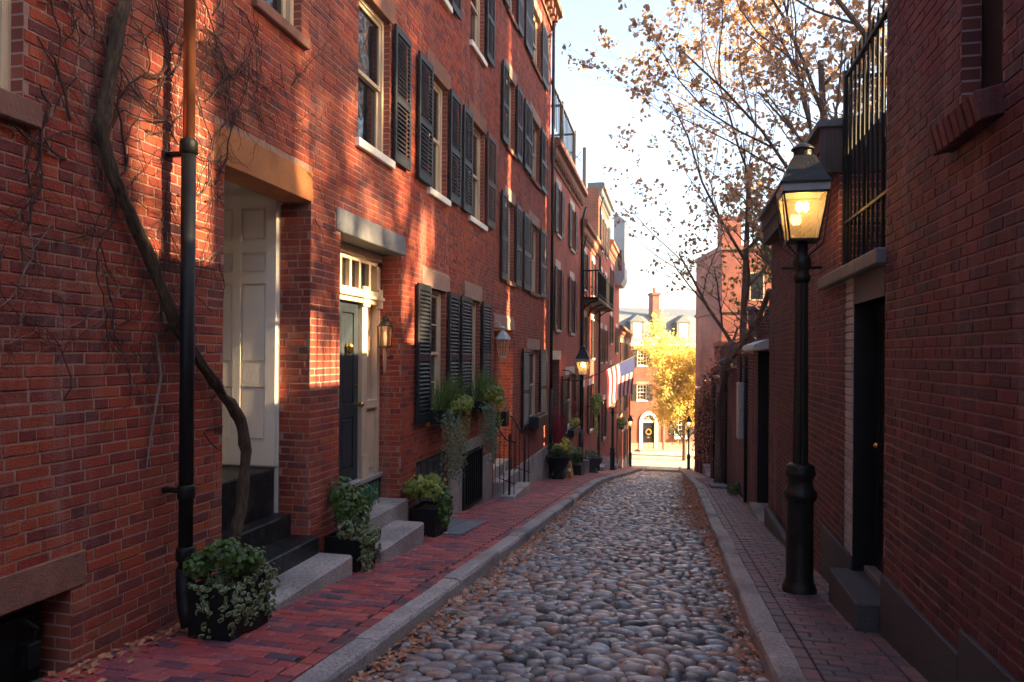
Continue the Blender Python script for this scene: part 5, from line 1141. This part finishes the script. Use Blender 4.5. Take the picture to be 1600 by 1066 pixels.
q.tube([(1.30,20.9,zz-.05),(1.28,21.0,zz+.5),(1.32,21.3,zz+1.2),(1.30,21.4,zz+1.9),(1.36,21.0,zz+2.5),(1.40,19.8,zz+3.0),(1.42,18.4,zz+3.5),(1.5,16.6,zz+3.75),(1.65,14.6,.75),(1.7,13.6,1.2)], [.13,.10,.085,.08,.075,.07,.065,.06,.06,.05], 10); q.tube([(1.36,21.0,zz+2.5),(1.45,20.6,zz+3.3),(1.7,20,zz+4.3)], [.06,.045,.03], 8); q.build('trunk', M['bark'], t, True)
q = MB(); rr = random.Random(9)
for _ in range(46):
    y = rr.uniform(13.2,24); z = (.4 if y < 18 else -.2 if y < 22 else -.6)+rr.uniform(-.3,.5); p = [(1.45+rr.uniform(-.05,.4), y, z)]; a = rr.uniform(-1,1)
    for k in range(8):
        a += rr.uniform(-.7,.7); y += math.cos(a)*.16*rr.choice((1,-1,1)); z += math.sin(a)*.16; p.append((1.38+rr.uniform(-.12,.35), y, z))
    q.tube(p, [.016*(1-.1*k) for k in range(9)], 4, cap=False)
stuff(q.build('tendrils', M['twig'], t))
# ================================================================== TREES
t = thing('bare_tree', 'tall nearly bare tree with dry tan leaves behind the right garden wall', 'tree', (3.1,18.5,G(18.5)))
gen_tree(t, (4.0,18.5,G(18.5)-.3), 10.5, 21, .17, .52, (-.03,0,0), 'tanleaf', 12, .13, 5, .26, clump=.2, leaf_test=lambda p: .95 if p.x < 4.4 and p.z > 1.0 else .4 if p.z > 2 else .08, kids=(9,6,4,3))
t = thing('bare_tree', 'slim leaning bare tree beside the tall one, with few leaves', 'tree', (2.4,23,G(23)))
gen_tree(t, (2.3,23,G(23)-.3), 10, 33, .15, .48, (-.06,-.05,0), 'tanleaf', 7, .13, 5, .3, clump=.26, leaf_test=lambda p: .75 if p.z > 2 else .05, kids=(8,5,4,3))
t = thing('bare_tree', 'bare branches of a nearer tree above the iron fence', 'tree', (4.6,12,G(12)))
gen_tree(t, (4.4,12.2,G(12)-.3), 9, 47, .2, .55, (.05,-.03,0), 'tanleaf', 6, .11, 5, .3, clump=.24, leaf_test=lambda p: .18, kids=(8,5,4,3))
t = thing('yellow_green_tree', 'small tree holding yellow green leaves between the bare trees', 'tree', (3.6,26,G(26)))
gen_tree(t, (3.7,26,G(26)-.3), 7.5, 52, .14, .42, (0,0,0), 'lime', 8, .15, 5, .3, clump=.4, leaf_test=lambda p: .4, kids=(7,5,4,3))
t = thing('yellow_tree', 'bright yellow tree in front of the far house', 'tree', (-.1,63,G(58)))
gen_tree(t, (1.1,63.5,G(58)-.2), 6.6, 61, .2, .5, (0,0,0), 'yellowleaf', 11, .24, 5, .16, clump=.6, kids=(10,6,4,3), lev0=1)
t = thing('red_creeper', 'reddish leafless creeper covering the far right garden walls', 'creeper', (1.5,36,-4)); q = MB()
for _ in range(2600):
    y = R.gauss(36,4.5); z = G(y)+R.uniform(1.2,4.4)*(1 if R.random() < .8 else .5); leaf(q, Vector((1.42+abs(R.gauss(0,.12))*R.choice((-1,1)), y, min(z,-.3+R.uniform(-.4,.6)))), rnd_unit(), R.uniform(.07,.16), .6)
stuff(q.build('leaves', M['litter'], t)); q = MB()
for _ in range(60):
    y = R.gauss(36,4); z = G(y)+1; pts = []
    for k in range(6): pts.append((1.42+R.uniform(-.1,.06), y, z)); y += R.uniform(-.4,.4); z += R.uniform(.1,.8)
    q.tube(pts, .012, 4, cap=False)
stuff(q.build('stems', M['twig_d'], t))
# ================================================================== FAR HOUSE (facade turned a little to the right)
t = thing('far_house', 'sunlit brick house with arched doorway closing the view', 'house', (0,0,0)); PFH = ('Y', 0, -1)
brick_wall(t, PFH, -14, 14, -.5, 10.0, [(-.6,.6,.2,3.4),(-1.15,-.15,7.9,9.4),(2.6,3.9,1.4,3.3),(-1.15,-.15,4.7,6.2),(2.6,3.6,7.9,9.4),(2.6,3.6,4.7,6.2),(-4.6,-3.6,7.9,9.4),(-4.6,-3.6,4.7,6.2),(-4.6,-3.4,1.4,3.2)], (M['brick'], M['mortar'], M['btexX']), geom=False)
shell(t, -14, 14, .05, 9, -.5, 10, M['btex'], M['btexX'], skip=('y0',))
for a, b, z0, z1 in ((2.6,3.9,1.4,3.3),(2.6,3.6,7.9,9.4),(2.6,3.6,4.7,6.2),(-1.15,-.15,7.9,9.4),(-1.15,-.15,4.7,6.2),(-4.6,-3.6,7.9,9.4),(-4.6,-3.6,4.7,6.2),(-4.6,-3.4,1.4,3.2)):
    window(t, PFH, a, b, z0, z1, 'white', 'white', 'tan', small=True, cols=3, rows=2); w = .5; shutter(t, PFH, a-w-.03, a-.03, z0, z1, 'shutter', False); shutter(t, PFH, b+.03, b+w+.03, z0, z1, 'shutter', False)
q = MB(); q.box(-14,14,-.06,.0,-.5,.75); q.build('stone_base', M['tan'], t)
# arched surround
q = MB(); n = 16
def arc(r, z0, d): return [(r*math.cos(math.pi*k/n), d, z0+r*math.sin(math.pi*k/n)) for k in range(n+1)]
for d0, d1, ri, ro in ((-.12,.1,.6,.9),):
    A0 = arc(ri,2.75,d0); A1 = arc(ro,2.75,d0); B0 = arc(ri,2.75,d1); B1 = arc(ro,2.75,d1); vs = A0+A1+B0+B1; N = n+1
    q.add(vs, [(k,k+1,N+k+1,N+k) for k in range(n)]+[(N+k,N+k+1,3*N+k+1,3*N+k) for k in range(n)]+[(k,k+1,2*N+k+1,2*N+k) for k in range(n)])
q.box(-.9,-.6,-.12,.1,.2,2.75); q.box(.6,.9,-.12,.1,.2,2.75); q.box(-.6,.6,-.02,.1,2.62,2.8); q.build('door_surround', M['white'], t)
q = MB(); q.add([(0,.06,2.75)]+[(x,.06,z) for x, y, z in arc(.6,2.75,0)], [(0,k+1,k+2) for k in range(n)]); fl = q.build('fanlight', M['pane'], t)
q = MB()
for k in range(1,8): a = math.pi*k/8; q.tube([(.12*math.cos(a),.04,2.8+.12*math.sin(a)),(.58*math.cos(a),.04,2.77+.58*math.sin(a))], .018, 4)
q.build('fanlight_bars', M['white'], fl)
fd = paneled(t, 'door', PFH, -.59, .59, .25, 2.62, -.1, 'black', [(.06,.36),(.42,.94)]); q = MB(); q.tube([(.24*math.cos(a),-.0,1.75+.24*math.sin(a)) for a in [i*.5236 for i in range(13)]], .07, 7, cap=False); q.build('wreath', M['orange'], fd); q = MB(); q.box(-.15,.15,.02,.05,1.2,1.27); q.build('letter_slot', M['brass'], fd)
q = MB(); q.cbox(-1.1,1.1,-.7,.0,-.5,.2,.02); q.build('step', M['tan'], t)
q = MB(); q.box(-14,14,-.25,.2,9.75,10.05); q.build('cornice', M['white'], t)
q = MB(); q.prism([(-.2,10.05),(1.0,12.6),(4.5,13.6),(9,10.05)], 'x', -14, 14); q.build('roof', M['slate'], t)
for x in (-1.2, 3.4, -5.4):
    q = MB(); q.box(x-.65,x+.65,-.05,1.6,10.2,12.0); q.add([(x-.8,-.12,12),(x+.8,-.12,12),(x,-.12,12.7),(x-.8,2,12),(x+.8,2,12),(x,2,12.7)], [(0,1,2),(0,2,5,3),(1,2,5,4)]); dm = q.build('dormer', M['slate'], t); q = MB(); q.box(x-.4,x+.4,-.07,-.055,10.45,11.9); dw = q.build('window', M['white'], dm)
q = MB(); q.box(.6,1.25,.6,1.6,10.4,14.6); q.box(.5,1.35,.5,1.7,14.6,14.8); q.box(.75,.95,.8,1.0,14.8,15.3); q.build('chimney', M['btexX'], t)
q = MB(); q.tube([(1.5,-.08,.1),(1.5,-.08,9.7)], .05, 6); q.build('downpipe', M['tan'], t)
t.location = (-2.1,68,G(58)+.03); t.rotation_euler.z = rad(24)
t = thing('window_box', 'white flowered window box on the far house', 'window box', (0,0,0)); q = MB(); q.box(2.5,4.0,-.35,-.08,1.1,1.35); q.build('box', M['white'], t); bush(t, 'foliage', (3.25,-.25,1.45), (.8,.22,.25), 260, .14, 'leaf'); trails(t, 'creeper', [(2.5+k*.16,-.3,1.35) for k in range(10)], .7, 'yflower', .12, 12, .05, False); t.location = (-2.1,68,G(58)+.03); t.rotation_euler.z = rad(24)
t = thing('roofline_house', 'pale slate roof of a house behind the far house', 'house', (0,84,G(58))); q = MB(); q.box(-20,16,84,92,-9,5); q.build('wall', M['btexX'], t); q = MB(); q.prism([(83.5,5),(88,7.6),(92.5,5)], 'x', -20, 16); q.build('roof', M['lead'], t)
# ---- unseen houses added past the right gardens: block low sun, gaps shape its patches
for y0, y1, zt, lab in ((-14,3.5,17,'unseen tall brick house added as a sun block behind the nearest right building'),(4.35,5.5,17,'unseen narrow brick sun block added between the two sun gaps behind the right gardens'),(9.4,13.9,17.5,'unseen tall brick house added as a sun block behind the right gardens, beyond the widest gap'),(14.25,18.3,15,'unseen brick house added as a sun block behind the right gardens, third beyond the widest gap'),
    (18.6,29.2,12.5,'unseen lower brick house added as a sun block behind the bare trees'),(30.8,47,12,'unseen long brick row added as a sun block behind the right gardens down the hill')):
    t = thing('sun_block_house', lab, 'house', (15,(y0+y1)/2,-3)); q = MB(); q.box(12,20,y0,y1,-9.5,zt); q.build('wall', M['btexX'], t); q = MB(); q.prism([(11.8,zt),(16,zt+1.2),(20.2,zt)], 'y', y0, y1); q.build('roof', M['slate'], t)
t = thing('shade_elm', 'unseen tall brown leaved elm beyond the right houses, crown shaped to dapple the sun', 'tree', (25,7.4,-2)); gen_tree(t, (25,8.6,-3), 18, 77, .4, .5, (0,0,0), 'tanleaf', 24, .36, 5, .8, clump=1.1, kids=(12,5,3,2), leaf_test=lambda p: .97 if p.z > 15.7+1.0*math.sin(p.y*1.7) else .0)  # unseen tree; leaves kept only high up to shape the sun patches
for x0, x1, lab in ((-12,XL,'unseen brick house added behind the viewpoint on the left side to cut sky light'),(XR,8,'unseen brick house added behind the viewpoint on the right side to cut sky light')):
    t = thing('brick_townhouse', lab, 'house', ((x0+x1)/2,-6,-1.2)); q = MB(); q.box(x0,x1,-14,.39 if x0 == XR else .59,-3,3.2 if x0 == XR else 6); q.build('wall', M['btex'], t)  # unseen, added behind the camera to hold sky light off the near walls
t = thing('weed_clump', 'small green weeds growing at the foot of the right wall', 'plant', (1.35,16.6,G(16.6))); bush(t, 'foliage', (1.36,16.6,G(16.6)+.12), (.16,.3,.16), 160, .09, 'leaf')

# ================================================================== HAZE
m, n, l, p = newmat('haze'); n.remove(p); pv = n.new('ShaderNodeVolumePrincipled'); pv.inputs['Color'].default_value = (.95,.93,.9,1); pv.inputs['Density'].default_value = .0012; pv.inputs['Anisotropy'].default_value = .3
l.new(pv.outputs[0], n['Material Output'].inputs['Volume'])
q = MB(); q.box(-902, 902, -42, 902, G(58)-1.6, 27); o = q.build('haze', m); o['kind'] = 'stuff'
# ---- repeats of one kind share a group
GR = {'brick_townhouse':'brick houses along the left side of the lane','planter':'black planters along the left pavement','window_box':'flower boxes below windows','garden_wall':'garden walls along the right pavement','brick_pier':'brick piers of the right garden walls','sun_block_house':'unseen sun blocking houses behind the right gardens','bare_tree':'bare trees in the right gardens','plant_pot':'pots on the left pavement','drain_pipe':'pipes on the right walls','hanging_basket':'hanging plants on the left row','brick_building':'dark brick buildings on the right','fallen_leaves':'fallen leaves in the lane','vine':'old bare vines','bracket_lantern':None}
for o in COL.objects:
    if o.parent is None and 'category' in o and 'group' not in o:
        g_ = GR.get(o.name.split('.')[0])
        if g_: o['group'] = g_
